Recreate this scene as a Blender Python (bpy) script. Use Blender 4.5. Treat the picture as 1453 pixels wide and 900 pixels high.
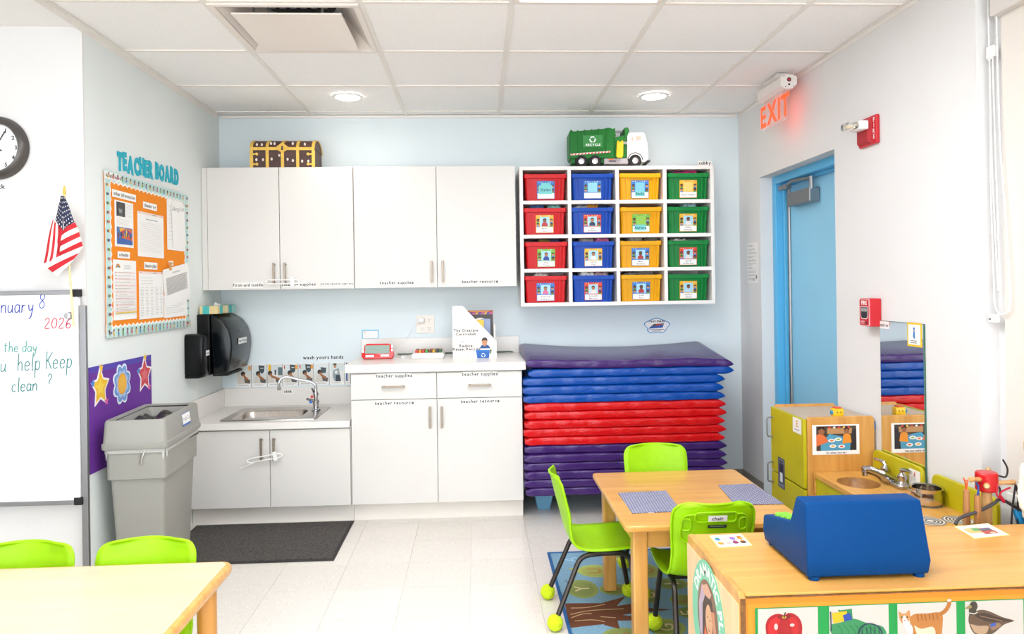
import bpy, bmesh, math, random
from mathutils import Vector, Matrix
D = bpy.data; S = bpy.context.scene; COL = S.collection
for _o in list(D.objects): D.objects.remove(_o)
PI = math.pi
sin, cos = math.sin, math.cos
rnd = random.Random(7)

# ------------------------------------------------------------------ camera
YAW, ROLL, FPX, PY = 0.0493, -0.0141, 1036.1, 405.25
cam = D.cameras.new('camera'); cam_o = D.objects.new('camera', cam); COL.objects.link(cam_o)
cam.sensor_fit = 'HORIZONTAL'; cam.sensor_width = 36.0; cam.lens = 36.0*FPX/1453.0
cam.shift_y = -(450-PY)/1453.0; cam.clip_start = .05
_f = Vector((sin(YAW), cos(YAW), 0)); _r = Vector((cos(YAW), -sin(YAW), 0)); _u = Vector((0, 0, 1))
_r2 = cos(ROLL)*_r+sin(ROLL)*_u; _u2 = -sin(ROLL)*_r+cos(ROLL)*_u
cam_o.matrix_world = Matrix(((_r2.x, _u2.x, -_f.x, 0), (_r2.y, _u2.y, -_f.y, 0), (_r2.z, _u2.z, -_f.z, 1.37), (0, 0, 0, 1)))
S.camera = cam_o

# ------------------------------------------------------------------ world and exposure
W = D.worlds.new('world'); S.world = W; W.use_nodes = True
W.node_tree.nodes['Background'].inputs[0].default_value = (.90, .97, 1.04, 1)
W.node_tree.nodes['Background'].inputs[1].default_value = WORLD_STRENGTH = 2.1
S.view_settings.view_transform = 'Standard'; S.view_settings.look = 'None'
S.view_settings.gamma = 1.0; S.view_settings.use_curve_mapping = False
S.view_settings.exposure = 1.36
PANEL_POWER = 6.0      # emission of the ceiling light panels
SPOT_POWER = 3.5       # each recessed downlight (W)

# ------------------------------------------------------------------ room measures
YW, XL, XR, ZC, YF = 4.877, -1.6685, 1.7934, 2.5095, 3.21

# ------------------------------------------------------------------ colour and materials
def lin(c):
    if isinstance(c, str):
        c = [int(c[i:i+2], 16)/255 for i in (0, 2, 4)]
    return tuple(x/12.92 if x <= .04045 else ((x+.055)/1.055)**2.4 for x in c[:3])
MATS = {}
def mat(name, col, rough=.5, metal=0, noise=None, bump=None, coat=0, emit=None, trans=0, spec=None, sss=0, alpha=None):
    """noise = (scale, amount, detail); bump = (scale, strength)"""
    if name in MATS: return MATS[name]
    m = D.materials.new(name); m.use_nodes = True; nt = m.node_tree; b = nt.nodes['Principled BSDF']
    c = lin(col); b.inputs['Base Color'].default_value = (*c, 1)
    b.inputs['Roughness'].default_value = rough; b.inputs['Metallic'].default_value = metal
    if coat: b.inputs['Coat Weight'].default_value = coat; b.inputs['Coat Roughness'].default_value = .08
    if trans: b.inputs['Transmission Weight'].default_value = trans; b.inputs['IOR'].default_value = 1.45
    if spec is not None: b.inputs['Specular IOR Level'].default_value = spec
    if alpha is not None: b.inputs['Alpha'].default_value = alpha
    if emit: b.inputs['Emission Color'].default_value = (*lin(emit[0]), 1); b.inputs['Emission Strength'].default_value = emit[1]
    tc = None
    if noise or bump: tc = nt.nodes.new('ShaderNodeTexCoord')
    if noise:
        n = nt.nodes.new('ShaderNodeTexNoise'); n.inputs['Scale'].default_value = noise[0]; n.inputs['Detail'].default_value = noise[2] if len(noise) > 2 else 3
        nt.links.new(tc.outputs['Object'], n.inputs['Vector'])
        r = nt.nodes.new('ShaderNodeValToRGB'); a = noise[1]
        r.color_ramp.elements[0].position = .3; r.color_ramp.elements[1].position = .7
        r.color_ramp.elements[0].color = (*[x*(1-a) for x in c], 1); r.color_ramp.elements[1].color = (*[min(1, x*(1+a)) for x in c], 1)
        nt.links.new(n.outputs['Fac'], r.inputs['Fac']); nt.links.new(r.outputs['Color'], b.inputs['Base Color'])
    if bump:
        n = nt.nodes.new('ShaderNodeTexNoise'); n.inputs['Scale'].default_value = bump[0]; n.inputs['Detail'].default_value = 4
        nt.links.new(tc.outputs['Object'], n.inputs['Vector'])
        k = nt.nodes.new('ShaderNodeBump'); k.inputs['Strength'].default_value = bump[1]; k.inputs['Distance'].default_value = .01
        nt.links.new(n.outputs['Fac'], k.inputs['Height']); nt.links.new(k.outputs['Normal'], b.inputs['Normal'])
    MATS[name] = m; return m
def wood(name, c1, c2, axis=0, rough=.35, scale=6, coat=.25):
    m = mat(name, c1, rough, coat=coat); nt = m.node_tree; b = nt.nodes['Principled BSDF']
    tc = nt.nodes.new('ShaderNodeTexCoord'); mp = nt.nodes.new('ShaderNodeMapping'); s = [scale*4]*3; s[axis] = scale*.35
    mp.inputs['Scale'].default_value = s; nt.links.new(tc.outputs['Object'], mp.inputs['Vector'])
    n = nt.nodes.new('ShaderNodeTexNoise'); n.inputs['Scale'].default_value = 1; n.inputs['Detail'].default_value = 5; n.inputs['Distortion'].default_value = .6
    nt.links.new(mp.outputs['Vector'], n.inputs['Vector'])
    r = nt.nodes.new('ShaderNodeValToRGB'); r.color_ramp.elements[0].position = .32; r.color_ramp.elements[1].position = .68
    r.color_ramp.elements[0].color = (*lin(c2), 1); r.color_ramp.elements[1].color = (*lin(c1), 1)
    nt.links.new(n.outputs['Fac'], r.inputs['Fac']); nt.links.new(r.outputs['Color'], b.inputs['Base Color'])
    return m
def speckle(name, base, specks, scale=60, rough=.3, amount=.06, coat=0, spread=.5):
    """vinyl tile / terrazzo: small coloured flecks on a base colour"""
    m = mat(name, base, rough, coat=coat); nt = m.node_tree; b = nt.nodes['Principled BSDF']
    tc = nt.nodes.new('ShaderNodeTexCoord'); prev = None
    cv = nt.nodes.new('ShaderNodeRGB'); cv.outputs[0].default_value = (*lin(base), 1); prev = cv.outputs[0]
    for i, (c, sc) in enumerate(specks):
        n = nt.nodes.new('ShaderNodeTexNoise'); n.inputs['Scale'].default_value = scale*sc; n.inputs['Detail'].default_value = 2
        mp = nt.nodes.new('ShaderNodeMapping'); mp.inputs['Location'].default_value = (i*3.7, i*1.9, i); nt.links.new(tc.outputs['Object'], mp.inputs['Vector'])
        nt.links.new(mp.outputs['Vector'], n.inputs['Vector'])
        r = nt.nodes.new('ShaderNodeValToRGB'); r.color_ramp.elements[0].position = .5+spread*.36-amount*.5; r.color_ramp.elements[1].position = .53+spread*.36-amount*.5
        r.color_ramp.elements[0].color = (0, 0, 0, 1); r.color_ramp.elements[1].color = (1, 1, 1, 1)
        nt.links.new(n.outputs['Fac'], r.inputs['Fac'])
        mx = nt.nodes.new('ShaderNodeMix'); mx.data_type = 'RGBA'; mx.inputs['B'].default_value = (*lin(c), 1)
        nt.links.new(r.outputs['Color'], mx.inputs['Factor']); nt.links.new(prev, mx.inputs['A']); prev = mx.outputs['Result']
    nt.links.new(prev, b.inputs['Base Color']); return m
def print_mat(name='printed_paper', rough=.45):
    if name in MATS: return MATS[name]
    m = D.materials.new(name); m.use_nodes = True; nt = m.node_tree; b = nt.nodes['Principled BSDF']
    a = nt.nodes.new('ShaderNodeAttribute'); a.attribute_name = 'ink'; nt.links.new(a.outputs['Color'], b.inputs['Base Color'])
    b.inputs['Roughness'].default_value = rough; MATS[name] = m; return m

# ------------------------------------------------------------------ object helpers
def meta(o, label=None, cat=None, group=None, kind=None):
    if label: o['label'] = label
    if cat: o['category'] = cat
    if group: o['group'] = group
    if kind: o['kind'] = kind
    return o
def thing(name, label, cat, loc=(0, 0, 0), rotz=0, group=None, kind=None):
    o = D.objects.new(name, None); o.empty_display_size = .05; COL.objects.link(o); o.location = loc; o.rotation_euler = (0, 0, rotz)
    return meta(o, label, cat, group, kind)
def dup(root, loc, rotz=None, label=None, name=None):
    r = root.copy(); COL.objects.link(r); r.location = loc
    if rotz is not None: r.rotation_euler = (0, 0, rotz)
    if label: r['label'] = label
    for ch in list(root.children):
        c = ch.copy(); COL.objects.link(c); c.parent = r
        for g in ch.children:
            d = g.copy(); COL.objects.link(d); d.parent = c
    return r
def lab(o, label): o['label'] = label; return o
def link(name, me, m, parent=None):
    o = D.objects.new(name, me); COL.objects.link(o)
    if m is not None and not me.materials:
        for k in (m if isinstance(m, (list, tuple)) else [m]): me.materials.append(k)
    if parent is not None: o.parent = parent
    return o
def rootloc(p):
    while p.parent is not None: p = p.parent
    return Vector(p.location)
class MB:
    """collects shapes into ONE mesh"""
    def __init__(s): s.v = []; s.f = []
    def add(s, vs, fs):
        n = len(s.v); s.v += [Vector(p) for p in vs]; s.f += [tuple(i+n for i in f) for f in fs]; return s
    def box(s, x0, y0, z0, x1, y1, z1):
        return s.add([(x0, y0, z0), (x1, y0, z0), (x1, y1, z0), (x0, y1, z0), (x0, y0, z1), (x1, y0, z1), (x1, y1, z1), (x0, y1, z1)],
                     [(0, 3, 2, 1), (4, 5, 6, 7), (0, 1, 5, 4), (1, 2, 6, 5), (2, 3, 7, 6), (3, 0, 4, 7)])
    def frustum(s, r0, z0, r1, z1):
        (a, b, c, d), (e, f, g, h) = r0, r1
        return s.add([(a, b, z0), (c, b, z0), (c, d, z0), (a, d, z0), (e, f, z1), (g, f, z1), (g, h, z1), (e, h, z1)],
                     [(0, 3, 2, 1), (4, 5, 6, 7), (0, 1, 5, 4), (1, 2, 6, 5), (2, 3, 7, 6), (3, 0, 4, 7)])
    def prism(s, pts, axis, a, b):
        """pts: polygon in the other two axes (order kept x,y,z), extruded from a to b"""
        def P(p, t):
            return (t, p[0], p[1]) if axis == 0 else (p[0], t, p[1]) if axis == 1 else (p[0], p[1], t)
        n = len(pts); vs = [P(p, a) for p in pts]+[P(p, b) for p in pts]
        return s.add(vs, [tuple(range(n))[::-1], tuple(range(n, 2*n))]+[(i, (i+1) % n, n+(i+1) % n, n+i) for i in range(n)])
    def rings(s, rings, closed=False, caps=True):
        n = len(rings[0]); m = len(rings); vs = [p for r in rings for p in r]; fs = []
        for i in range(m if closed else m-1):
            for j in range(n):
                a, b = i*n+j, i*n+(j+1) % n; c, d = ((i+1) % m)*n+(j+1) % n, ((i+1) % m)*n+j
                fs.append((a, b, c, d))
        if caps and not closed: fs += [tuple(range(n))[::-1], tuple(range((m-1)*n, m*n))]
        return s.add(vs, fs)
    def tube(s, pts, r, n=8, closed=False, caps=True):
        pts = [Vector(p) for p in pts]; m = len(pts); rs = r if isinstance(r, (list, tuple)) else [r]*m
        up = None; out = []
        for i, p in enumerate(pts):
            if closed: t = pts[(i+1) % m]-pts[i-1]
            else: t = (pts[min(i+1, m-1)]-pts[max(i-1, 0)])
            t = t.normalized() if t.length > 1e-9 else Vector((0, 0, 1))
            if up is None: up = t.orthogonal().normalized()
            up = (up-t*up.dot(t)); up = up.normalized() if up.length > 1e-6 else t.orthogonal().normalized()
            w = t.cross(up); out.append([p+(up*cos(2*PI*k/n)+w*sin(2*PI*k/n))*rs[i] for k in range(n)])
        return s.rings(out, closed, caps)
    def lathe(s, prof, c=(0, 0, 0), n=20, axis=2, caps=True):
        out = []
        for r, z in prof:
            ring = []
            for k in range(n):
                a = 2*PI*k/n; x, y = r*cos(a), r*sin(a)
                ring.append((c[0]+x, c[1]+y, c[2]+z) if axis == 2 else (c[0]+x, c[1]-z, c[2]+y) if axis == 1 else (c[0]+z, c[1]+x, c[2]+y))
            out.append(ring)
        return s.rings(out, False, caps)
    def ball(s, c, r, n=12, sz=(1, 1, 1)):
        prof = [(max(1e-4, sin(PI*i/(n//2))), -cos(PI*i/(n//2))) for i in range(n//2+1)]
        k = len(s.v); s.lathe(prof, (0, 0, 0), n)
        for i in range(k, len(s.v)):
            p = s.v[i]; s.v[i] = Vector((c[0]+p.x*r*sz[0], c[1]+p.y*r*sz[1], c[2]+p.z*r*sz[2]))
        return s
    def grid(s, fn, nu, nv):
        vs = [fn(i/nu, j/nv) for j in range(nv+1) for i in range(nu+1)]
        return s.add(vs, [(j*(nu+1)+i, j*(nu+1)+i+1, (j+1)*(nu+1)+i+1, (j+1)*(nu+1)+i) for j in range(nv) for i in range(nu)])
    def xf(s, M):
        s.v = [M @ p for p in s.v]; return s
    def mesh(s, name, bevel=0, seg=2, smooth=False, ang=35):
        me = D.meshes.new(name); me.from_pydata([tuple(p) for p in s.v], [], s.f)
        bm = bmesh.new(); bm.from_mesh(me); bmesh.ops.recalc_face_normals(bm, faces=bm.faces)
        if bevel:
            es = [e for e in bm.edges if len(e.link_faces) == 2 and e.calc_face_angle(0) > math.radians(ang)]
            bmesh.ops.bevel(bm, geom=es, offset=bevel, segments=seg, profile=.5, affect='EDGES', clamp_overlap=True)
        if smooth:
            for f in bm.faces: f.smooth = True
            for e in bm.edges:
                if len(e.link_faces) == 2 and e.calc_face_angle(0) > math.radians(ang): e.smooth = False
        bm.to_mesh(me); bm.free(); return me
    def build(s, name, m, parent=None, bevel=0, seg=2, smooth=False, ang=35, w=False):
        """w=True: the shapes are in room coordinates; move them into the parent's frame"""
        if w and parent is not None:
            L = rootloc(parent); s.v = [p-L for p in s.v]
        return link(name, s.mesh(name, bevel, seg, smooth, ang), m, parent)
def struct(name, mb, m, label, bevel=0, cat='wall', **k):
    return meta(mb.build(name, m, None, bevel, **k), label, cat, None, 'structure')
def rrect(w, h, r, n=5, cx=0, cy=0):
    out = []
    for (x, y, a0) in ((w/2-r, h/2-r, 0), (-w/2+r, h/2-r, 90), (-w/2+r, -h/2+r, 180), (w/2-r, -h/2+r, 270)):
        for i in range(n+1):
            a = math.radians(a0+90*i/n); out.append((cx+x+r*cos(a), cy+y+r*sin(a)))
    return out
def smoothpath(pts, n=6):
    pts = [Vector(p) for p in pts]; out = []
    for i in range(len(pts)-1):
        p0, p1, p2, p3 = pts[max(i-1, 0)], pts[i], pts[i+1], pts[min(i+2, len(pts)-1)]
        for k in range(n):
            t = k/n; out.append(.5*((2*p1)+(p2-p0)*t+(2*p0-5*p1+4*p2-p3)*t*t+(3*p1-p0-3*p2+p3)*t**3))
    return out+[pts[-1]]
def bend(pts, r, n=5):
    """polyline with rounded corners"""
    pts = [Vector(p) for p in pts]; out = [pts[0]]
    for i in range(1, len(pts)-1):
        a, b, c = pts[i-1], pts[i], pts[i+1]; d1 = (a-b); d2 = (c-b); k = min(r, d1.length*.45, d2.length*.45)
        p, q = b+d1.normalized()*k, b+d2.normalized()*k
        for j in range(n+1):
            t = j/n; out.append((1-t)**2*p+2*t*(1-t)*b+t*t*q)
    return out+[pts[-1]]

# ------------------------------------------------------------------ lettering (built-in font turned into flat outlines)
GL = {}
def _glyphs():
    chars = "ABCDEFGHIJKLMNOPQRSTUVWXYZabcdefghijklmnopqrstuvwxyz0123456789-.,?/'!&:"
    obs = []
    for bold in (0, 1, 2):
        for ch in chars:
            cu = D.curves.new('glyph', 'FONT'); cu.body = ch; cu.resolution_u = 2; cu.offset = (.008, .03, .065)[bold]
            o = D.objects.new('glyph', cu); COL.objects.link(o); obs.append((ch, bold, o, cu))
    bpy.context.view_layer.update(); dg = bpy.context.evaluated_depsgraph_get()
    for ch, bold, o, cu in obs:
        me = D.meshes.new_from_object(o.evaluated_get(dg))
        vs = [(p.co.x, p.co.y) for p in me.vertices]; fs = [tuple(p.vertices) for p in me.polygons]
        x0 = min(p[0] for p in vs); x1 = max(p[0] for p in vs)
        GL[ch, bold] = ([(x-x0, y) for x, y in vs], fs, x1-x0); D.meshes.remove(me)
    for ch, bold, o, cu in obs: D.objects.remove(o); D.curves.remove(cu)
_glyphs()
def textlayout(t, size, bold=0, sp=.1):
    k = size/.7; x = 0; out = []
    for ch in t:
        if ch == ' ': x += .3*k; continue
        g = GL.get((ch, bold))
        if not g: x += .3*k; continue
        out.append((g, x)); x += (g[2]+sp)*k
    return out, max(0, x-sp*k), k
class Print:
    """flat printed matter: coloured outlines on a sheet, one mesh; (u, v) in metres"""
    def __init__(s, step=.00012): s.v = []; s.f = []; s.c = []; s.l = 0; s.step = step
    def _add(s, vs, fs, col, h=None):
        n = len(s.v); s.l += s.step; h = s.l if h is None else h
        s.v += [(p[0], p[1], h) for p in vs]; s.f += [tuple(i+n for i in f) for f in fs]; s.c += [lin(col)]*len(fs); return s
    def sheet(s, pts, col, t=.001):
        n = len(pts); k = len(s.v); s.v += [(p[0], p[1], 0) for p in pts]+[(p[0], p[1], t) for p in pts]; c = lin(col)
        s.f += [tuple(k+i for i in range(n))[::-1], tuple(k+n+i for i in range(n))]+[(k+i, k+(i+1) % n, k+n+(i+1) % n, k+n+i) for i in range(n)]
        s.c += [c]*(n+2); s.l = t; return s
    def card(s, x0, y0, x1, y1, col, t=.001): return s.sheet([(x0, y0), (x1, y0), (x1, y1), (x0, y1)], col, t)
    def rect(s, x0, y0, x1, y1, col): return s._add([(x0, y0), (x1, y0), (x1, y1), (x0, y1)], [(0, 1, 2, 3)], col)
    def poly(s, pts, col): return s._add(pts, [tuple(range(len(pts)))], col)
    def disc(s, cx, cy, rx, ry, col, n=16, a0=0): return s.poly([(cx+rx*cos(a0+2*PI*i/n), cy+ry*sin(a0+2*PI*i/n)) for i in range(n)], col)
    def ring(s, cx, cy, rx, ry, w, col, n=24):
        vs = [(cx+rx*cos(2*PI*i/n), cy+ry*sin(2*PI*i/n)) for i in range(n)]+[(cx+(rx-w)*cos(2*PI*i/n), cy+(ry-w)*sin(2*PI*i/n)) for i in range(n)]
        return s._add(vs, [(i, (i+1) % n, n+(i+1) % n, n+i) for i in range(n)], col)
    def line(s, pts, w, col):
        vs = []; fs = []
        P = [Vector(p) for p in pts]
        for i, p in enumerate(P):
            t = (P[min(i+1, len(P)-1)]-P[max(i-1, 0)]); t = t.normalized() if t.length else Vector((1, 0)); nrm = Vector((-t.y, t.x))*w/2
            vs += [p+nrm, p-nrm]
        return s._add(vs, [(2*i, 2*i+1, 2*i+3, 2*i+2) for i in range(len(P)-1)], col)
    def lines(s, x0, x1, y1, y0, n, col, w=.0008, ragged=.25):
        vs = []; fs = []
        for i in range(n):
            y = y1+(y0-y1)*i/max(1, n-1); xe = x1-(x1-x0)*ragged*rnd.random(); k = len(vs)
            vs += [(x0, y), (xe, y), (xe, y+w), (x0, y+w)]; fs.append((k, k+1, k+2, k+3))
        return s._add(vs, fs, col)
    def text(s, t, x, y, size, col, align='c', bold=0, shear=0, sp=.1, rot=0):
        out, wd, k = textlayout(t, size, bold, sp); x0 = {'l': 0, 'c': -wd/2, 'r': -wd}[align]; vs = []; fs = []; ca, sa = cos(rot), sin(rot)
        for (gv, gf, gw), gx in out:
            n = len(vs)
            for a, b in gv:
                px, py = x0+gx+a*k+shear*b*k, b*k; vs.append((x+px*ca-py*sa, y+px*sa+py*ca))
            fs += [tuple(i+n for i in f) for f in gf]
        if not vs: return s
        return s._add(vs, fs, col)
    def arctext(s, t, cx, cy, rx, ry, a_mid, size, col, bold=1, sp=.12):
        """letters along the top of an ellipse, a_mid = angle of the middle letter"""
        out, wd, k = textlayout(t, size, bold, sp); R = (rx+ry)/2; vs = []; fs = []
        for (gv, gf, gw), gx in out:
            a = a_mid-((gx+gw*k/2)-wd/2)/R; px, py = cx+rx*cos(a), cy+ry*sin(a); tx, ty = rx*sin(a), -ry*cos(a); L = math.hypot(tx, ty); tx /= L; ty /= L; n = len(vs)
            for p, q in gv:
                u, v = (p-gw/2)*k, (q-.35)*k; vs.append((px+u*tx-v*ty, py+u*ty+v*tx))
            fs += [tuple(i+n for i in f) for f in gf]
        return s._add(vs, fs, col)
    def build(s, name, parent, O, U, V, w=True, m=None):
        O, U, V = Vector(O), Vector(U).normalized(), Vector(V).normalized(); N = U.cross(V)
        L = rootloc(parent) if (w and parent is not None) else Vector((0, 0, 0))
        me = D.meshes.new(name); me.from_pydata([tuple(O-L+U*a+V*b+N*c) for a, b, c in s.v], [], s.f)
        at = me.color_attributes.new('ink', 'FLOAT_COLOR', 'CORNER'); k = 0
        for p, c in zip(me.polygons, s.c):
            for li in p.loop_indices: at.data[li].color = (*c, 1)
        return link(name, me, m or print_mat(), parent)
UX, UY, UZ = (1, 0, 0), (0, 1, 0), (0, 0, 1); NX, NY = (-1, 0, 0), (0, -1, 0)
def tagcard(name, text, O, U, V, w, h, label=None, cat=None, size=None, parent=None, bg='F6F1EC', ink='1A1A1A', bold=1, group=None, wspace=True):
    """a small paper strip with lettering, lower-left corner at O"""
    p = Print(); p.card(0, 0, w, h, bg, .0006); p.text(text, w/2, h*.28, size or h*.5, ink, bold=bold)
    o = p.build(name, parent, O, U, V, w=wspace)
    if label: meta(o, label, cat, group)
    return o

# ------------------------------------------------------------------ shared materials
def noise_white(n, c, r=.9, a=.015): return mat(n, c, r, noise=(2.5, a, 2), bump=(90, .04))
M_backwall = noise_white('pale_blue_paint', 'E2ECEF'); M_leftwall = noise_white('pale_green_grey_paint', 'E7ECEA')
M_white = noise_white('white_wall_paint', 'E4E2E0'); M_ceil = mat('ceiling_tile_fibre', 'FCFAF8', .95, noise=(120, .03, 4), bump=(160, .25))
M_grid = mat('ceiling_grid_enamel', 'EFEAE4', .6); M_plaster = mat('white_plaster', 'F5F3F0', .9)
M_lam = mat('cream_white_laminate', 'DEDAD5', .42, noise=(3, .008, 1)); M_edge = mat('laminate_edge_shadow', 'E9E0D6', .5)
M_inside = mat('cabinet_core_grey', '6A645E', .8)
M_nickel = mat('brushed_nickel', '978A7C', .42, 1, noise=(40, .06, 2)); M_chrome = mat('chrome', 'B9B9BC', .1, 1)
M_steel = mat('brushed_steel', 'BFB9B2', .28, 1, noise=(60, .08, 2)); M_alu = mat('aluminium', '9C9C9E', .45, 1)
M_black = mat('black_glossy_plastic', '08080A', .2, spec=.3); M_blk = mat('black_matte', '141414', .6)
M_smoke = mat('smoked_dark_plastic', '2C3236', .2, coat=.3)
M_maple = wood('maple_laminate', 'DFA855', 'D09445', 0); M_mapley = wood('maple_laminate_depth_grain', 'DFA855', 'D09445', 1); M_maplez = wood('maple_upright_grain', 'DBA457', 'C88B3E', 2)
M_birch = wood('pale_birch_laminate', 'D9C7A6', 'D4BE98', 0, scale=4); M_ply = wood('plywood_edge_brown', '8A5A26', '5E3A14', 1, scale=20)
M_mapedge = wood('maple_rounded_edge', 'DBA457', 'C98B3F', 1, scale=10)
M_lime = mat('lime_polypropylene', '98D000', .42, noise=(30, .03, 2), spec=.3); M_tennis = mat('tennis_felt', 'CBE01A', .95, noise=(70, .12, 4), bump=(120, .5))
M_bronze = mat('dark_bronze_tube', '3E3833', .3, .6); M_avoc = mat('chartreuse_laminate', 'C0B410', .42, noise=(8, .05, 3))
M_whitepl = mat('white_plastic', 'F4F2EF', .35); M_paper = mat('white_paper', 'F6F4F0', .7)
# ================================================================== the room
# floor: sub-floor slab and 12-inch vinyl tiles
Y0 = -3.6
M_grout = mat('floor_joint_grey', 'B5ADA2', .8)
M_vct = [speckle('vinyl_tile_cream_%s' % n, c, [('DCD4CA', .8), ('F2EEE8', 1.3), ('C4B8AB', 2.2)], 75, .26, coat=.1) for n, c in (('a', 'E6E0D8'), ('b', 'E4DED5'), ('c', 'E8E2DA'))]
fl = struct('floor', MB().box(-4.2, Y0, -.1, 2.1, YW+.2, -.0035), M_grout, 'cream speckled vinyl tile floor of the classroom', cat='floor')
ts = .3048; tmesh = []
for m in M_vct:
    me = MB().box(-ts/2+.0006, -ts/2+.0006, -.0035, ts/2-.0006, ts/2-.0006, 0).mesh('floor_tile'); me.materials.append(m); tmesh.append(me)
for i in range(-7, 6):
    for j in range(3, 16):
        x, y = .26+(i+.5)*ts, .32+(j-.5)*ts-.02
        if x > XR+.1 or y > YW or (x < XL-.1 and y > YF): continue
        o = link('floor_tile', tmesh[(i*7+j*5+(i*j) % 3) % 3], None, fl); o.location = (x, y, 0); o.rotation_euler = (0, 0, ((i+j) % 2)*PI/2)

# walls
wb = struct('wall_back', MB().box(XL-.2, YW, 0, XR+.4, YW+.15, ZC+.35), M_backwall, 'pale blue back wall behind the cabinets')
wl = struct('wall_left', MB().box(XL-.16, YF+.012, 0, XL, YW, ZC+.3), M_leftwall, 'pale grey-green wall with the teacher board')
wf = struct('wall_front', MB().box(-4.2, YF, 0, XL, YF+.012, ZC+.3), M_white, 'bright white partition wall behind the clock and whiteboard')
struct('wall_side', MB().box(-4.35, Y0, 0, -4.2, YF+.012, ZC+.3), M_white, 'plain white side wall left of the whiteboard')
# right wall with the door opening
DY0, DY1, DZ = 3.556, 4.515, 2.028
w = MB(); YJ = 2.52
w.box(XR, YJ, 0, XR+.3, DY0, ZC+.3); w.box(XR, DY1, 0, XR+.3, YW, ZC+.3); w.box(XR, DY0, DZ, XR+.3, DY1, ZC+.3)
w.box(XR+.07, Y0, 0, XR+.3, YJ, ZC+.3)
wr = struct('wall_right', w, M_white, 'white wall with the blue door, mirror and fire alarm')
# cove base
M_cove = mat('grey_vinyl_cove_base', '8E877F', .5)
def cove(name, a, b, axis, label):
    prof = [(0, 0), (.012, 0), (.006, .012), (.004, .1), (0, .102)]
    m = MB()
    if axis == 0: m.prism([(YW-p, q) for p, q in prof], 0, a, b)
    else: m.prism([(XR-p, q) for p, q in prof], 1, a, b)
    return struct(name, m, M_cove, label, cat='baseboard')
cove('baseboard_back', .3, XR, 0, 'grey vinyl cove base along the back wall behind the mats')
cove('baseboard_right', DY1, YW-.012, 1, 'short grey vinyl cove base between the corner and the door')
cove('baseboard_right', YJ, DY0, 1, 'grey vinyl cove base behind the play kitchen')

# door 1: blue frame, leaf, hinge and closer
M_dblue = mat('sky_blue_door_paint', '98D6F4', .4, noise=(4, .02, 2)); M_fblue = mat('blue_frame_paint', '5CB8E6', .35)
dr = thing('door_1', 'light blue door set in a blue frame with a closer', 'door', (XR+.09, (DY0+DY1)/2, 0), kind='structure')
FX = XR+.078
f = MB(); f.box(FX, DY1-.05, 0, FX+.10, DY1, DZ); f.box(FX, DY0, 0, FX+.10, DY0+.05, DZ); f.box(FX, DY0+.05, DZ-.05, FX+.10, DY1-.05, DZ)
f.box(FX+.045, DY1-.07, 0, FX+.0775, DY1-.05, DZ-.05); f.box(FX+.045, DY0+.05, DZ-.066, FX+.0775, DY1-.07, DZ-.05)
f.build('door_frame', M_fblue, dr, .003, w=True)
lf = MB().box(FX+.078, DY0+.0505, .004, FX+.12, DY1-.0505, DZ-.0505).build('door_leaf', M_dblue, dr, .002, w=True)
h = MB().tube([(FX+.072, DY1-.083, .02), (FX+.072, DY1-.083, DZ-.09)], .011, 8)
for k in range(9): h.lathe([(.0115, -.004), (.0125, 0), (.0115, .004)], (FX+.072, DY1-.083, .15+k*.22), 8)
h.build('continuous_hinge', M_alu, dr, smooth=True, w=True)
cz = DZ-.155
MB().box(FX+.012, 4.03, cz-.052, FX+.076, 4.33, cz+.03).build('closer_body', M_alu, lf, .006, w=True)
a = MB().box(FX+.0, 4.30, cz+.058, FX+.03, 4.42, cz+.085)
a.tube([(FX+.02, 4.36, cz+.078), (FX-.01, 4.2, cz+.088), (FX+.02, 4.04, cz+.082)], .009, 8); a.tube([(FX+.03, 4.04, cz+.02), (FX+.03, 4.04, cz+.092)], .013, 8)
a.build('closer_arm', M_alu, lf, w=True)

# window recess on the right with a roller shade and bead chains
M_shade = mat('cream_roller_shade', 'E4DCD3', .85, bump=(300, .1))
wd = thing('window_1', 'window recess with a lowered cream roller shade at right edge', 'window', (XR+.055, 1.5, .62), kind='structure')
MB().box(XR+.048, .3, .62, XR+.052, YJ-.06, 2.285).build('shade_fabric', M_shade, wd, w=True)
MB().box(XR+.012, .3, 2.285, XR+.068, YJ-.052, 2.43).build('shade_cassette', mat('grey_cassette', 'D9D3CD', .5), wd, .006, w=True)
MB().box(XR+.044, .3, .60, XR+.056, YJ-.06, .625).build('hem_bar', M_whitepl, wd, .003, w=True)
def chain(pts, label):
    P = smoothpath(pts, 14); t = thing('shade_chain', label, 'chain', tuple(P[-1]), group='bead chains of the roller shade')
    MB().tube(P, .0022, 5).build('cord', M_whitepl, t, w=True)
    m = MB(); acc = 0
    for p, q in zip(P, P[1:]):
        L = (q-p).length; k = max(1, int(L/.0125))
        for i in range(k):
            c = p.lerp(q, i/k); m.add([c+Vector(d)*.0046 for d in ((1, 0, 0), (-1, 0, 0), (0, 1, 0), (0, -1, 0), (0, 0, 1), (0, 0, -1))], [(0, 2, 4), (2, 1, 4), (1, 3, 4), (3, 0, 4), (2, 0, 5), (1, 2, 5), (3, 1, 5), (0, 3, 5)])
    b = m.build('beads', M_whitepl, t, smooth=True, ang=180, w=True); b['kind'] = 'stuff'
    return t
cx_ = XR+.034
chain([(cx_, 2.515-.012, 2.44), (cx_, 2.515-.016, 2.1), (cx_, 2.50, 1.7), (cx_, 2.492, 1.36), (cx_, 2.485, 1.27), (cx_, 2.45, 1.245), (cx_, 2.415, 1.29), (cx_, 2.425, 1.5), (cx_, 2.455, 1.9), (cx_, 2.462, 2.44)],
      'white beaded shade chain hanging in a wide rounded loop at right edge')
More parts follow.
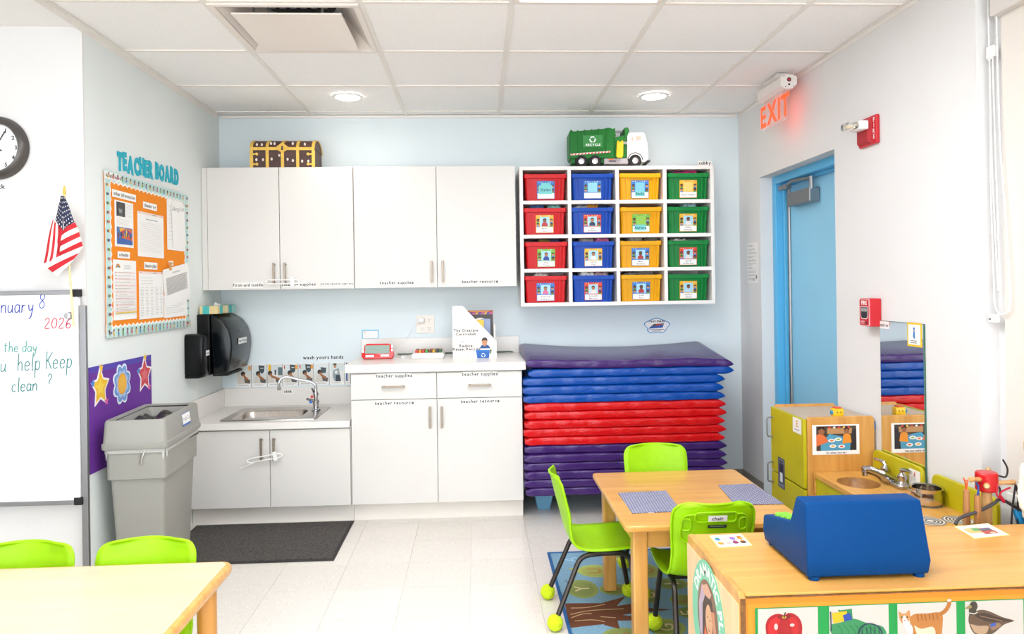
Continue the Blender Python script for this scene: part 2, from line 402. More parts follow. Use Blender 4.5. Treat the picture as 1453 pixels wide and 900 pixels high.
chain([(cx_-.004, 2.492, 2.16), (cx_-.004, 2.488, 1.8), (cx_-.004, 2.47, 1.40), (cx_-.004, 2.464, 1.33), (cx_-.004, 2.459, 1.40), (cx_-.004, 2.47, 1.8), (cx_-.004, 2.478, 2.16)],
      'white beaded shade chain inside the wider chain loop, tied to the hook')
c = thing('chain_hook', 'small clear plastic hook holding the shade chains near the top', 'hook', (XR+.03, 2.485, 2.16))
MB().box(XR+.025, 2.47, 2.15, XR+.048, 2.505, 2.19).build('plate', M_whitepl, c, .003, w=True); MB().tube([(XR+.025, 2.485+.012*cos(a*PI/6), 2.155+.012*sin(a*PI/6)) for a in range(12)], .003, 6, closed=True).build('ring', M_whitepl, c, w=True)
c = thing('chain_tensioner', 'clear chain tensioner screwed to the window side below the loop', 'clip', (XR+.03, 2.49, 1.235))
MB().box(XR+.02, 2.478, 1.215, XR+.045, 2.51, 1.245).build('bracket', M_whitepl, c, .004, w=True); MB().lathe([(.004, 0), (.004, .004)], (XR+.016, 2.494, 1.228), 8, axis=0).build('screw', M_alu, c, w=True)

# ================================================================== ceiling
ce = struct('ceiling', MB().box(XL, Y0, ZC+.16, XR, YW, ZC+.2), M_plaster, 'white suspended ceiling of square tiles in a metal grid', cat='ceiling')
GX = [-1.0581+k*.6096 for k in range(-1, 6)]; GY = [4.158+.6096-k*.6096 for k in range(0, 15)]
xs = [XL]+[x for x in GX if XL < x < XR]+[XR]; ys = [YW]+[y for y in GY if y > Y0]
tm = {}
PANELS = [(2, 3), (0, 6), (3, 6), (1, 8), (4, 9)]    # (column cell, row cell) of light panels, see below
VENT = None
cells = []
for i in range(len(xs)-1):
    for j in range(len(ys)-1):
        cells.append((i, j, xs[i], xs[i+1], ys[j+1], ys[j]))
def cellidx(x, y):
    for i, j, a, b, c, d in cells:
        if a < x < b and c < y < d: return (i, j)
vent = cellidx(-.75, 3.2)
lights = [cellidx(.45, 2.6), cellidx(.45, 1.4), cellidx(-.75, 2.0), cellidx(.45, .2), cellidx(-.75, .8), cellidx(.45, -1.), cellidx(-.14, 2.0)]  # all but the first are unseen; foremost ones added to brighten the sink side
for i, j, a, b, c, d in cells:
    if (i, j) == vent or (i, j) in lights: continue
    k = (round(b-a, 3), round(d-c, 3))
    if k not in tm:
        me = MB().box(-k[0]/2+.002, -k[1]/2+.002, .006, k[0]/2-.002, k[1]/2-.002, .02).mesh('ceiling_tile'); me.materials.append(M_ceil); tm[k] = me
    o = link('ceiling_tile', tm[k], None, ce); o.location = ((a+b)/2, (c+d)/2, ZC-.004)
for x in xs[1:-1]: MB().box(x-.012, Y0, ZC-.004, x+.012, YW, ZC+.03).build('main_runner', M_grid, ce)
for y in ys[1:]: MB().box(XL, y-.009, ZC-.0032, XR, y+.009, ZC+.03).build('cross_tee', mat('cross_tee_enamel', 'EFE7DF', .6), ce)
struct('trim_1', MB().prism([(XL, ZC-.028), (XL+.003, ZC-.028), (XL+.003, ZC-.003), (XL+.022, ZC-.003), (XL+.022, ZC), (XL, ZC)], 1, Y0, YW-.02), M_grid, 'white wall angle where the ceiling meets the left wall', cat='trim')
struct('trim_2', MB().prism([(XR, ZC-.02), (XR-.003, ZC-.02), (XR-.003, ZC-.003), (XR-.02, ZC-.003), (XR-.02, ZC), (XR, ZC)], 1, Y0, YW-.02), M_grid, 'white wall angle where the ceiling meets the right wall', cat='trim')
struct('trim_3', MB().box(XL+.02, YW-.018, ZC-.018, XR-.02, YW, ZC-.002), M_grid, 'white wall angle where the ceiling meets the back wall', cat='trim')
struct('ceiling', MB().box(-4.2, Y0, ZC-.006, XL, YF, ZC+.1), M_plaster, 'plain white plaster ceiling left of the tiled ceiling', cat='ceiling')

# supply air diffuser with its dropped plaque
x0, x1, y0, y1 = [c_ for c_ in cells if (c_[0], c_[1]) == vent][0][2:]
dv = thing('air_diffuser', 'square white ceiling air diffuser with a dropped plaque', 'vent', ((x0+x1)/2, (y0+y1)/2, ZC))
M_dif = mat('diffuser_white_enamel', 'EDE4DC', .5)
fm = MB(); w_ = .03
for q in ((x0+.005, y0+.005, x1-.005, y0+w_), (x0+.005, y1-w_, x1-.005, y1-.005), (x0+.005, y0+w_, x0+w_, y1-w_), (x1-w_, y0+w_, x1-.005, y1-w_)):
    fm.box(q[0], q[1], ZC-.012, q[2], q[3], ZC-.002)
fm.build('frame', M_dif, dv, .003, w=True)
cn = MB(); k = .03; t = .14
cn.add([(x0+k, y0+k, ZC-.004), (x1-k, y0+k, ZC-.004), (x1-k, y1-k, ZC-.004), (x0+k, y1-k, ZC-.004), (x0+t, y0+t, ZC+.11), (x1-t, y0+t, ZC+.11), (x1-t, y1-t, ZC+.11), (x0+t, y1-t, ZC+.11)],
       [(0, 1, 5, 4), (1, 2, 6, 5), (2, 3, 7, 6), (3, 0, 4, 7)])
cn.build('cone', M_dif, dv, w=True)
MB().lathe([(.155, ZC+.105), (.155, ZC+.15)], ((x0+x1)/2, (y0+y1)/2, 0), 24).build('duct', M_blk, dv, w=True)
for q in range(6):
    MB().box((x0+x1)/2-.13+q*.045, y0+.16, ZC+.085, (x0+x1)/2-.105+q*.045, y0+.30, ZC+.1).build('damper_blade', M_alu, dv, w=True)
pq = MB().box(-.98, 3.02, ZC-.02, -.535, 3.485, ZC-.012).build('plaque', mat('plaque_white', 'F2E8E0', .45), dv, .003, w=True)
for sx in (-.9, -.62):
    MB().tube([(sx, 3.06, ZC-.012), (sx, 3.06, ZC+.09)], .006, 6).build('hanger', M_alu, dv, w=True)

# light panels in the grid
M_panel = mat('lit_diffuser', 'FFFFFF', .5, emit=('F4F8FF', PANEL_POWER))
names = ['lit square ceiling light panel at top edge of the picture', 'added unseen ceiling light panel above the play cabinet', 'added unseen ceiling light panel above the left table', 'unseen lit ceiling panel overhead on the right', 'unseen lit ceiling panel overhead on the left', 'unseen lit ceiling panel farthest behind', 'added unseen ceiling light panel above the middle of the floor']
for (i, j), nm in zip(lights, names):
    a, b, c, d = [q for q in cells if (q[0], q[1]) == (i, j)][0][2:]
    t = thing('ceiling_light', nm, 'light', ((a+b)/2, (c+d)/2, ZC), group='square ceiling light panels')
    fm = MB()
    for q in ((a+.004, c+.004, b-.004, c+.03), (a+.004, d-.03, b-.004, d-.004), (a+.004, c+.03, a+.03, d-.03), (b-.03, c+.03, b-.004, d-.03)): fm.box(q[0], q[1], ZC-.008, q[2], q[3], ZC+.02)
    fm.build('frame', M_dif, t, .002, w=True)
    MB().box(a+.03, c+.03, ZC-.002, b-.03, d-.03, ZC+.006).build('diffuser', M_panel, t, w=True)
# two recessed downlights
M_glow = mat('lit_downlight_lens', 'FFFFFF', .5, emit=('FFF6EA', 14))
for (x, y, nm) in ((-.745, 4.375, 'lit round recessed downlight above the first-aid cabinet'), (1.09, 4.367, 'lit round recessed downlight above the toy truck')):
    t = thing('downlight', nm, 'light', (x, y, ZC-.004), group='recessed downlights')
    MB().lathe([(.07, -.002), (.072, -.008), (.086, -.006), (.09, .002), (.07, .002)], (0, 0, 0), 32, caps=False).build('trim_ring', M_whitepl, t, smooth=True)
    MB().lathe([(.001, -.003), (.072, -.003), (.072, .0), (.001, .0)], (0, 0, 0), 32).build('lens', M_glow, t)
    L = D.lights.new('downlight_lamp', 'SPOT'); L.energy = SPOT_POWER; L.spot_size = math.radians(120); L.spot_blend = .8; L.shadow_soft_size = .07; L.color = (1, .94, .86)
    lo = D.objects.new('lamp', L); COL.objects.link(lo); lo.parent = t; lo.location = (0, 0, -.02)
# ================================================================== casework on the back wall
def bar_handle(x, z0, z1, y, parent, horiz=False):
    m = MB(); r = .006
    if horiz:
        m.box(x, y-.032, z0-r, z1, y-.022, z0+r)          # x .. z1 are the two ends
        for q in (x+.012, z1-.012): m.box(q-.005, y-.024, z0-.005, q+.005, y+.004, z0+.005)
    else:
        m.box(x-r, y-.032, z0, x+r, y-.022, z1)
        for q in (z0+.012, z1-.012): m.box(x-.005, y-.024, q-.005, x+.005, y+.004, q+.005)
    return m.build('handle', M_nickel, parent, .0015, w=True)
def strip(text, x, z, y, w, h, parent, size=None):
    return tagcard('label_strip', text, (x, y-.0008, z), UX, UZ, w, h, size=size, parent=parent, bg='F8F4EE')
# ---- wall cabinets
YU = 4.547
UZ0, UZ1 = 1.366, 2.116
def wallcab(xa, xb, xs_, label, fill=0):
    t = thing('wall_cabinet', label, 'cabinet', ((xa+xb)/2, YW, UZ0), group='white wall cabinets')
    b = MB().box(xa, YU+.02, UZ0+.002, xb, YW-.001, UZ1-.002).build('body', M_lam, t, w=True)
    if fill: MB().box(xa, YU, UZ0, xa+fill-.002, YU+.02, UZ1).build('filler_panel', M_lam, t, .0012, w=True)
    ds = []
    for k in range(2):
        a, c = xs_[k], xs_[k+1]
        ds.append(MB().box(a+.0018, YU, UZ0, c-.0018, YU+.019, UZ1).build('door', M_lam, t, .0012, w=True))
    bar_handle(xs_[1]-.033, 1.396, 1.529, YU, ds[0]); bar_handle(xs_[1]+.035, 1.396, 1.529, YU, ds[1])
    return t, ds
xm1, xm2, xm3, xm4 = -1.2, -.748, -.238, .2545
t, ds = wallcab(XL+.002, xm2-.001, (XL+.034, xm1, xm2-.001), 'white two-door wall cabinet with the first-aid labels and child lock', .034)
strip('first-aid inside', -1.485, UZ0+.012, YU, .18, .032, ds[0], .0185); strip('cleaning supplies', -1.185, UZ0+.012, YU, .195, .032, ds[1], .0185); strip('plates-spoons-cups etc', -.95, UZ0+.018, YU, .19, .024, ds[1], .0125)
t, ds = wallcab(xm2+.001, xm4, (xm2+.001, xm3, xm4), 'white two-door wall cabinet labelled teacher supplies and teacher resource')
strip('teacher supplies', -.585, UZ0+.014, YU, .19, .032, ds[0], .019); strip('teacher resource', -.072, UZ0+.014, YU, .195, .032, ds[1], .019)
# child lock on the first pair of handles
def childlock(x, z, y, label, tilt=0):
    t = thing('child_lock', label, 'lock', (x, y-.03, z), group='white sliding cabinet locks')
    p = [(-.11, 0, .012), (.07, 0, .012), (.085, 0, 0), (.07, 0, -.012), (-.105, 0, -.012), (-.12, 0, 0)]
    q = [Vector((a, -.008+.0*b, c)) for a, b, c in p]
    MB().tube(bend(q+[q[0]], .012), .0042, 6).build('loop', M_whitepl, t)
    MB().box(.03, -.018, -.026, .052, .002, .026).build('slider', M_whitepl, t, .004)
    if tilt: t.rotation_euler = (0, tilt, 0)
    return t
childlock(-1.158, 1.412, YU, 'white plastic child lock hooked over the wall cabinet handles')
t = childlock(-1.20, .408, 4.267, 'white plastic child lock hanging over the sink cabinet handles', -.16)
MB().tube([(-.08, -.012, -.015), (-.16, -.014, -.03), (-.15, -.014, -.028)], .003, 6).build('tail', M_whitepl, t)

# ---- base cabinets
YB = 4.267
def basecab(name, xa, xb, ztop, label):
    t = thing(name, label, 'cabinet', ((xa+xb)/2, 4.6, 0), group='white base cabinets')
    MB().box(xa, YB+.021, .112, xb, YW-.002, ztop).build('body', M_lam, t, w=True)
    MB().box(xa, YB+.075, 0, xb, YB+.09, .112).build('toe_kick', mat('toe_kick_laminate', 'EFE8E0', .5), t, w=True)
    return t
t = basecab('sink_cabinet', XL+.002, -.737, .566, 'low white two-door cabinet under the sink')
ds = [MB().box(a+.0018, YB, .113, b-.0018, YB+.019, .556).build('door', M_lam, t, .0012, w=True) for a, b in ((XL+.004, -1.198), (-1.198, -.739))]
bar_handle(-1.241, .385, .515, YB, ds[0]); bar_handle(-1.170, .385, .515, YB, ds[1])
t = basecab('base_cabinet', -.735, .262, .876, 'tall white base cabinet with two drawers over two doors')
xm = -.236
for k, (a, b) in enumerate(((-.733, xm), (xm, .262))):
    d = MB().box(a+.0018, YB, .720, b-.0018, YB+.019, .868).build('drawer', M_lam, t, .0012, w=True)
    xc = (a+b)/2; bar_handle(xc-.067, .793, xc+.067, YB, d, True)
    strip('teacher supplies', xc-.098, .838, YB, .20, .032, d, .019)
    d = MB().box(a+.0018, YB, .113, b-.0018, YB+.019, .716).build('door', M_lam, t, .0012, w=True)
    bar_handle(xm-.04 if k == 0 else xm+.028, .549, .675, YB, d)
    strip('teacher resource', xc-.098, .680, YB, .20, .032, d, .019)
# ---- worktops
M_top = mat('white_speckled_laminate_top', 'EAE5DF', .28, noise=(200, .015, 2), coat=.15)
t = thing('worktop', 'low white laminate worktop around the sink', 'worktop', (-1.2, 4.55, .567))
HX0, HX1, HY0, HY1 = -1.475, -.955, 4.315, 4.735       # hole
def slabwithhole(x0, y0, x1, y1, z0, z1):
    m = MB(); 
    for z, up in ((z0, 0), (z1, 1)):
        o = [(x0, y0, z), (x1, y0, z), (x1, y1, z), (x0, y1, z)]; h = [(HX0, HY0, z), (HX1, HY0, z), (HX1, HY1, z), (HX0, HY1, z)]
        m.add(o+h, [(i, (i+1) % 4, 4+(i+1) % 4, 4+i) for i in range(4)])
    m.add([(x0, y0, z0), (x1, y0, z0), (x1, y1, z0), (x0, y1, z0), (x0, y0, z1), (x1, y0, z1), (x1, y1, z1), (x0, y1, z1)], [(i, (i+1) % 4, 4+(i+1) % 4, 4+i) for i in range(4)])
    m.add([(HX0, HY0, z0), (HX1, HY0, z0), (HX1, HY1, z0), (HX0, HY1, z0), (HX0, HY0, z1), (HX1, HY0, z1), (HX1, HY1, z1), (HX0, HY1, z1)], [(i, (i+1) % 4, 4+(i+1) % 4, 4+i) for i in range(4)])
    return m
sm = slabwithhole(XL+.001, 4.242, -.738, YW-.001, .567, .604)
me = sm; bmo = me.build('slab', M_top, t, w=True)
bmx = bmesh.new(); bmx.from_mesh(bmo.data); bmesh.ops.remove_doubles(bmx, verts=bmx.verts, dist=1e-5); bmesh.ops.recalc_face_normals(bmx, faces=bmx.faces); bmx.to_mesh(bmo.data); bmx.free()
MB().box(XL+.002, YW-.019, .604, -.738, YW-.001, .722).build('backsplash', M_top, t, .002, w=True)
MB().box(XL+.001, 4.25, .604, XL+.019, YW-.019, .722).build('side_splash', M_top, t, .002, w=True)
t = thing('worktop', 'raised white laminate worktop carrying the file box', 'worktop', (-.24, 4.55, .878))
MB().box(-.762, 4.242, .878, .284, YW-.001, .925).build('slab', M_top, t, .003, w=True)
MB().box(-.762, YW-.019, .925, .282, YW-.001, 1.032).build('backsplash', M_top, t, .002, w=True)
# ---- sink basin
t = thing('sink_basin', 'stainless steel drop-in sink in the low worktop', 'sink', (-1.21, 4.52, .604))
def rr3(w, h, r, cx, cy, z, n=5): return [(p[0], p[1], z) for p in rrect(w, h, r, n, cx, cy)]
ox, oy = -1.2205, 4.528
bx_, by_ = -1.252, 4.505
MB().rings([rr3(.555, .45, .02, ox, oy, .6045), rr3(.553, .448, .02, ox, oy, .610), rr3(.545, .44, .02, ox, oy, .611), rr3(.40, .31, .05, bx_, by_, .606)], caps=False).build('rim', M_steel, t, smooth=True, ang=50, w=True)
MB().rings([rr3(.40, .31, .05, bx_, by_, .606), rr3(.385, .295, .05, bx_, by_, .595), rr3(.37, .28, .055, bx_, by_, .48), rr3(.34, .25, .06, bx_, by_, .468), rr3(.06, .06, .029, bx_, by_, .464)], caps=False).add(rr3(.06, .06, .029, bx_, by_, .464), [tuple(range(24))]).build('bowl', M_steel, t, smooth=True, ang=60, w=True)
MB().lathe([(.001, .466), (.028, .466), (.032, .470), (.036, .466)], (bx_, by_, 0), 16).build('drain', M_chrome, t, smooth=True, w=True)
# ---- faucet
fx, fy = -1.005, 4.60
t = thing('faucet', 'chrome gooseneck faucet with lever handles on the steel sink', 'faucet', (fx, fy, .611))
MB().lathe([(.028, 0), (.028, .006), (.018, .012), (.016, .03), (.02, .045), (.02, .06), (.012, .07), (.012, .085), (.017, .095), (.017, .105), (.01, .115), (.009, .13)], (0, 0, 0), 16).build('body', M_chrome, t, smooth=True)
sp = smoothpath([(0, 0, .125), (-.002, 0, .155), (-.03, -.005, .178), (-.1, -.02, .197), (-.165, -.035, .215), (-.2, -.042, .205), (-.213, -.045, .18), (-.213, -.045, .15)], 6)
MB().tube(sp, .0085, 10).build('spout', M_chrome, t, smooth=True)
MB().lathe([(.009, 0), (.012, .004), (.012, .016), (.009, .02)], (-.213, -.045, .136), 12).build('aerator', M_chrome, t, smooth=True)
for k, (dx, dy, dz, c) in enumerate(((-.022, -.03, .012, '1F6FD0'), (-.018, .03, .035, 'C2321F'))):
    h = MB().tube([(0, 0, .05+k*.02), (dx*.9, dy*.9, .055+dz+k*.02), (dx*1.9, dy*1.9, .06+dz*1.6+k*.01)], [.008, .009, .007], 8).build('lever', M_chrome, t, smooth=True)
    MB().lathe([(.001, -.002), (.009, -.002), (.009, .003), (.001, .004)], (dx, -.034+dy*.3, .058+k*.03), 10, axis=1).build('index_button', mat('index_%d' % k, c, .3), h)
# ---- hand-washing picture strip
def mini_wash(p, x0, z0, w, h, k):
    """a child washing hands at a sink, seen as a small photo"""
    p.rect(x0, z0, x0+w, z0+h, ['DAD6CC', 'D5D8D6', 'E3E0DB', 'DEDAD2'][k % 4])
    p.rect(x0, z0+h*.55, x0+w, z0+h, ['D2DAD8', 'DCE3E1'][k % 2])
    if k in (1, 3, 4): p.poly([(x0+w*a, z0+h*b) for a, b in ((.42, .98), (.85, .95), (.82, .62), (.66, .52), (.45, .66))], '3C4A50'); p.rect(x0+w*.55, z0+h*.8, x0+w*.76, z0+h*.84, 'DDE3E3')
    if k == 2: p.rect(x0+w*.7, z0+h*.42, x0+w, z0+h*.85, '5A7176'); p.rect(x0, z0+h*.62, x0+w*.2, z0+h, 'E9B21C'); p.rect(x0+w*.45, z0+h*.45, x0+w*.56, z0+h*.72, '2B3138')
    if k == 5: p.poly([(x0+w*a, z0+h*b) for a, b in ((.4, .8), (.82, .76), (.8, .5), (.5, .45))], '3C4A50')
    if k in (0, 3, 4): p.rect(x0+w*.82, z0+h*.72, x0+w*.98, z0+h*.95, 'E39A2B'); p.rect(x0, z0+h*.75, x0+w*.08, z0+h*.95, 'C9473C')
    if k == 6:
        p.poly([(x0+w*a, z0+h*b) for a, b in ((.2, .6), (.6, .72), (.7, .35), (.62, 0), (.3, 0), (.15, .3))], '8E9DA1'); p.poly([(x0+w*a, z0+h*b) for a, b in ((.38, .35), (.7, .35), (.76, 0), (.38, 0))], '2C3440')
        p.disc(x0+w*.34, z0+h*.83, w*.1, h*.1, 'C08860'); p.disc(x0+w*.33, z0+h*.93, w*.13, h*.06, '3C4A3C'); p.disc(x0+w*.42, z0+h*.5, w*.1, h*.09, 'EDE6E0'); return
    if k == 7: p.rect(x0, z0, x0+w*.4, z0+h, '2F5F93'); p.rect(x0+w*.4, z0+h*.7, x0+w, z0+h, 'EBB21C'); return
    hx = .12 if k == 2 else .42-.04*(k % 3)
    p.poly([(x0+w*a, z0+h*b) for a, b in ((hx-.28, 0), (hx-.3, .25), (hx-.1, .45), (hx+.12, .42), (hx+.3, .12), (hx+.25, 0))], 'D5CFC4')
    p.poly([(x0+w*a, z0+h*b) for a, b in ((.5, .3), (.95, .2), (.9, 0), (.55, .05))], '59534C')
    p.poly([(x0+w*a, z0+h*b) for a, b in ((hx, .42), (hx+.16, .42), (.82, .26), (.76, .15), (hx+.1, .3))], 'A2643A')
    p.disc(x0+w*hx, z0+h*.54, w*.16, h*.13, '2A241F'); p.disc(x0+w*(hx+.06), z0+h*.46, w*.1, h*.07, 'A2643A')
t = thing('picture_strip', 'strip of hand-washing photos taped above the sink', 'picture strip', (-1.22, YW-.002, .727))
for k in range(8):
    w_ = .1009; x0 = -1.577+k*w_; wc = w_-.003 if k < 7 else .035
    p = Print(); p.card(0, 0, wc, .148, 'F3F0EC', .0012); mini_wash(p, .004, .022, wc-.008, .121, k); p.rect(wc-.0025, 0, wc, .148, '30363B')
    p.lines(.012, wc*.8, .014, .010, 2, '6A6A6A', .0012)
    p.build('photo_card', t, (x0, YW-.0012, .727+.0007*k), UX, UZ)
tagcard('label_strip', 'wash yours hands', (-1.145, YW-.001, .893), UX, UZ, .262, .034, 'black lettering wash yours hands above the photo strip', 'label', .022, bg='E2ECEF')
tagcard('label_strip', 'sink', (-1.272, YW-.0205, .678), UX, UZ, .063, .032, 'small strip reading sink on the backsplash', 'label', .02)

# ---- soap dispenser, towel dispenser, tissue box (left wall corner)
t = thing('soap_dispenser', 'small glossy black soap dispenser on the left wall', 'dispenser', (XL, 4.305, .862))
MB().rings([[(XL+.001+q[0], q[1], z) for q in rr] for z, rr in ((.885, [(0, 4.253), (.1, 4.253), (.108, 4.275), (.108, 4.335), (.1, 4.357), (0, 4.357)]), (.868, [(0, 4.256), (.09, 4.256), (.098, 4.275), (.098, 4.335), (.09, 4.354), (0, 4.354)]))]+
           [[(XL+.001+q[0], q[1], z) for q in rr] for z, rr in ((.862, [(0, 4.262), (.07, 4.262), (.078, 4.28), (.078, 4.33), (.07, 4.348), (0, 4.348)]),)]).build('spout_guard', M_black, t, .003, smooth=True, w=True)
MB().rings([[(XL+.001+q[0], q[1], z) for q in rr] for z, rr in ((.886, [(0, 4.253), (.1, 4.253), (.11, 4.275), (.11, 4.335), (.1, 4.357), (0, 4.357)]), (1.09, [(0, 4.253), (.1, 4.253), (.11, 4.275), (.11, 4.335), (.1, 4.357), (0, 4.357)]),
            (1.108, [(0, 4.257), (.09, 4.257), (.1, 4.277), (.1, 4.333), (.09, 4.353), (0, 4.353)]), (1.116, [(0, 4.27), (.07, 4.27), (.08, 4.28), (.08, 4.33), (.07, 4.34), (0, 4.34)]))]).build('cover', M_black, t, .003, smooth=True, w=True)
p = Print(); p.card(0, 0, .05, .03, 'F0EFEC'); p.text('soap', .025, .009, .013, '222222', bold=1); p.build('name_tag', t, (XL+.1125, 4.33, .985), NY, UZ) if False else p.build('name_tag', t, (XL+.1122, 4.283, .99), UY, UZ)
t = thing('towel_dispenser', 'large black paper towel dispenser in the corner', 'dispenser', (XL, 4.64, .855))
prof = [(0, .86), (0, 1.222), (.06, 1.222), (.105, 1.208), (.15, 1.178), (.185, 1.13), (.20, 1.08), (.204, 1.02), (.196, .95), (.178, .88), (.165, .868), (.09, .858)]
MB().prism([(XL+.001+a, b) for a, b in [(0, .86), (0, 1.222), (.075, 1.222), (.075, .858)]], 1, 4.445, 4.835).build('back_box', mat('black_satin_plastic', '0A0A0B', .4, spec=.25), t, .006, w=True)
MB().prism([(XL+.001+a, b) for a, b in [(.077, 1.222)]+prof[3:]], 1, 4.447, 4.833).build('cover', mat('dark_smoked_cover', '0C1013', .2, spec=.35), t, .012, 3, smooth=True, w=True)
MB().box(XL+.07, 4.5, .846, XL+.16, 4.78, .862).build('paper_slot', M_blk, t, .003, w=True)
MB().lathe([(.001, -.001), (.006, -.001), (.006, .003), (.001, .003)], (XL+.199, 4.64, 1.12), 10, axis=0).build('lock', M_alu, t, w=True)
p = Print(); p.card(0, 0, .16, .036, 'F2F0ED'); p.text('Paper Towels', .08, .011, .016, '222222', bold=1); p.build('name_tag', t, (XL+.2065, 4.56, 1.033), UY, (.04, 0, 1))
t = thing('tissue_box', 'flat tissue box in teal and tan stripes on the towel dispenser', 'box', (XL+.075, 4.62, 1.223))
p = MB().box(XL+.012, 4.462, 1.2235, XL+.118, 4.79, 1.272).build('carton', mat('tan_card', 'DCC893', .7), t, .002, w=True)
for a, b, c_ in ((4.50, 4.55, '49B6B4'), (4.60, 4.63, 'E9DDB8'), (4.66, 4.72, '3DA8A8'), (4.73, 4.785, '8CCFC4')):
    MB().box(XL+.011, a, 1.224, XL+.119, b, 1.2726).build('print_band', mat('band_'+c_, c_, .6), p, w=True)
MB().box(XL+.03, 4.4615, 1.224, XL+.07, 4.463, 1.2715).build('print_band', mat('band_49B6B4', '49B6B4', .6), p, w=True)
m = MB().grid(lambda u, v: (XL+.065+.03*(u-.5)+.008*sin(v*9), 4.60+.05*(v-.5), 1.272+.018*sin(PI*u)*sin(PI*v)+.004*sin(u*11+v*7)), 8, 8)
m.build('tissue', M_paper, t, smooth=True, ang=180, w=True)

# ---- things on the raised worktop
CT = .9252
t = thing('handheld_game', 'red electronic tablet with a grey screen propped on the worktop', 'tablet', (-.614, 4.56, CT))
prof = [(-.1, .018), (-.1, .035), (-.085, .085), (-.07, .097), (.068, .097), (.084, .085), (.1, .035), (.098, .016), (.088, .0), (-.088, .0)]
M_red = mat('red_glossy_plastic', 'D9121C', .25, coat=.3)
def lean(mb, a=-.32): return mb.xf(Matrix.Rotation(a, 4, 'X'))
lean(MB().prism(prof, 1, -.012, .012)).build('case', M_red, t, .005, smooth=True)
p = Print(); p.card(0, 0, .15, .052, '83978C'); p.rect(.002, .002, .148, .05, '8DA297'); p.line([(.02, .03), (.06, .026), (.1, .027), (.13, .033)], .0015, '6F8378')
Rm = Matrix.Rotation(-.32, 3, 'X'); 
p.build('screen', t, Rm @ Vector((-.078, -.013, .033)), UX, Rm @ Vector(UZ), w=False)
for (a, b, c_, d) in ((-.094, .038, .010, .02), (-.094, .062, .01, .018), (.082, .045, .01, .016), (.082, .066, .01, .018), (-.074, .010, .052, .014), (.018, .012, .052, .013)):
    lean(MB().box(a, -.0155, b, a+c_, -.0115, b+d)).build('button', M_whitepl, t, .0015)
lean(MB().box(-.06, .012, .0, .06, .05, .006), 0).build('stand', M_red, t, .002)
t = thing('number_device', 'flat white toy console with colourful keys on the worktop', 'toy', (-.305, 4.60, CT))
MB().prism([(-.1, .004), (-.1, .022), (-.09, .034), (.09, .034), (.102, .024), (.1, .006), (.09, 0), (-.09, 0)], 1, -.07, .08).build('case', M_whitepl, t, .004, smooth=True)
for r_ in range(2):
    for q in range(8):
        cc = ['C8391E', '3F8F36', '2B3440', 'D98A1C', '6B3A20', '2F5E3A', 'B82A24', 'C8961C'][(q*3+r_*2) % 8]
        x = -.078+q*.0205+(.004 if q > 3 else 0); MB().box(x, -.045+r_*.06, .034, x+.018, .005+r_*.06, .05+.002*((q+r_) % 2)).build('key', mat('key_'+cc, cc, .4), t, .002)
t = thing('outlet_plate', 'cream double outlet plate on the wall above the worktop', 'outlet', (-.338, YW, 1.12))
MB().box(-.397, YW-.007, 1.06, -.279, YW-.0005, 1.18).build('plate', mat('cream_plastic', 'F1E8DC', .4), t, .002, w=True)
for sx in (-.362, -.314):
    for sz in (1.148, 1.092):
        p = Print(); p.sheet(rrect(.034, .032, .008), 'F4ECE2', .002); p.rect(-.009, 0, -.006, .009, '2B2825'); p.rect(.006, .0, .009, .008, '2B2825'); p.disc(0, -.008, .0032, .0032, '2B2825', 8)
        p.build('socket', t, (sx, YW-.0068, sz), UX, UZ)
t = thing('charger_plug', 'white charger plugged into the outlet with its thin cord', 'charger', (-.355, YW-.03, 1.15))
MB().box(-.384, YW-.045, 1.132, -.344, YW-.009, 1.164).build('plug', M_whitepl, t, .006, smooth=True, w=True)
MB().tube(smoothpath([(-.38, YW-.04, 1.148), (-.41, YW-.06, 1.11), (-.45, YW-.1, 1.04), (-.5, YW-.18, .97), (-.535, YW-.26, .929), (-.55, YW-.28, .929)], 6), .0018, 6).build('cord', M_whitepl, t, smooth=True, w=True)
t = thing('cable', 'thin dark green cable lying along the backsplash', 'cable', (-.2, YW-.03, CT))
MB().tube(smoothpath([(-.52, YW-.05, CT+.004), (-.35, YW-.03, CT+.004), (-.1, YW-.028, CT+.004), (.1, YW-.035, CT+.004), (.2, YW-.04, CT+.008), (.24, YW-.05, CT+.004)], 5), .004, 6).build('cord', mat('dark_green_rubber', '3E5A44', .5), t, smooth=True, w=True)
t = thing('adapter', 'small white cable adapter lying on the worktop', 'adapter', (-.46, 4.62, CT))
MB().box(-.475, 4.61, CT, -.455, 4.63, CT+.012).box(-.452, 4.615, CT, -.435, 4.625, CT+.006).build('shell', M_whitepl, t, .003, w=True)
p = Print(); p.card(0, 0, .11, .062, '62C0DE'); p.rect(.006, .007, .104, .055, 'F5F1EE'); p.disc(.02, .046, .005, .004, 'F0A33A'); p.lines(.014, .06, .036, .018, 3, 'B9B4B0', .001)
meta(p.build('info_card', None, (-.758, YW-.0012, 1.027), UX, UZ), 'small blue-bordered information card taped above the worktop', 'card')
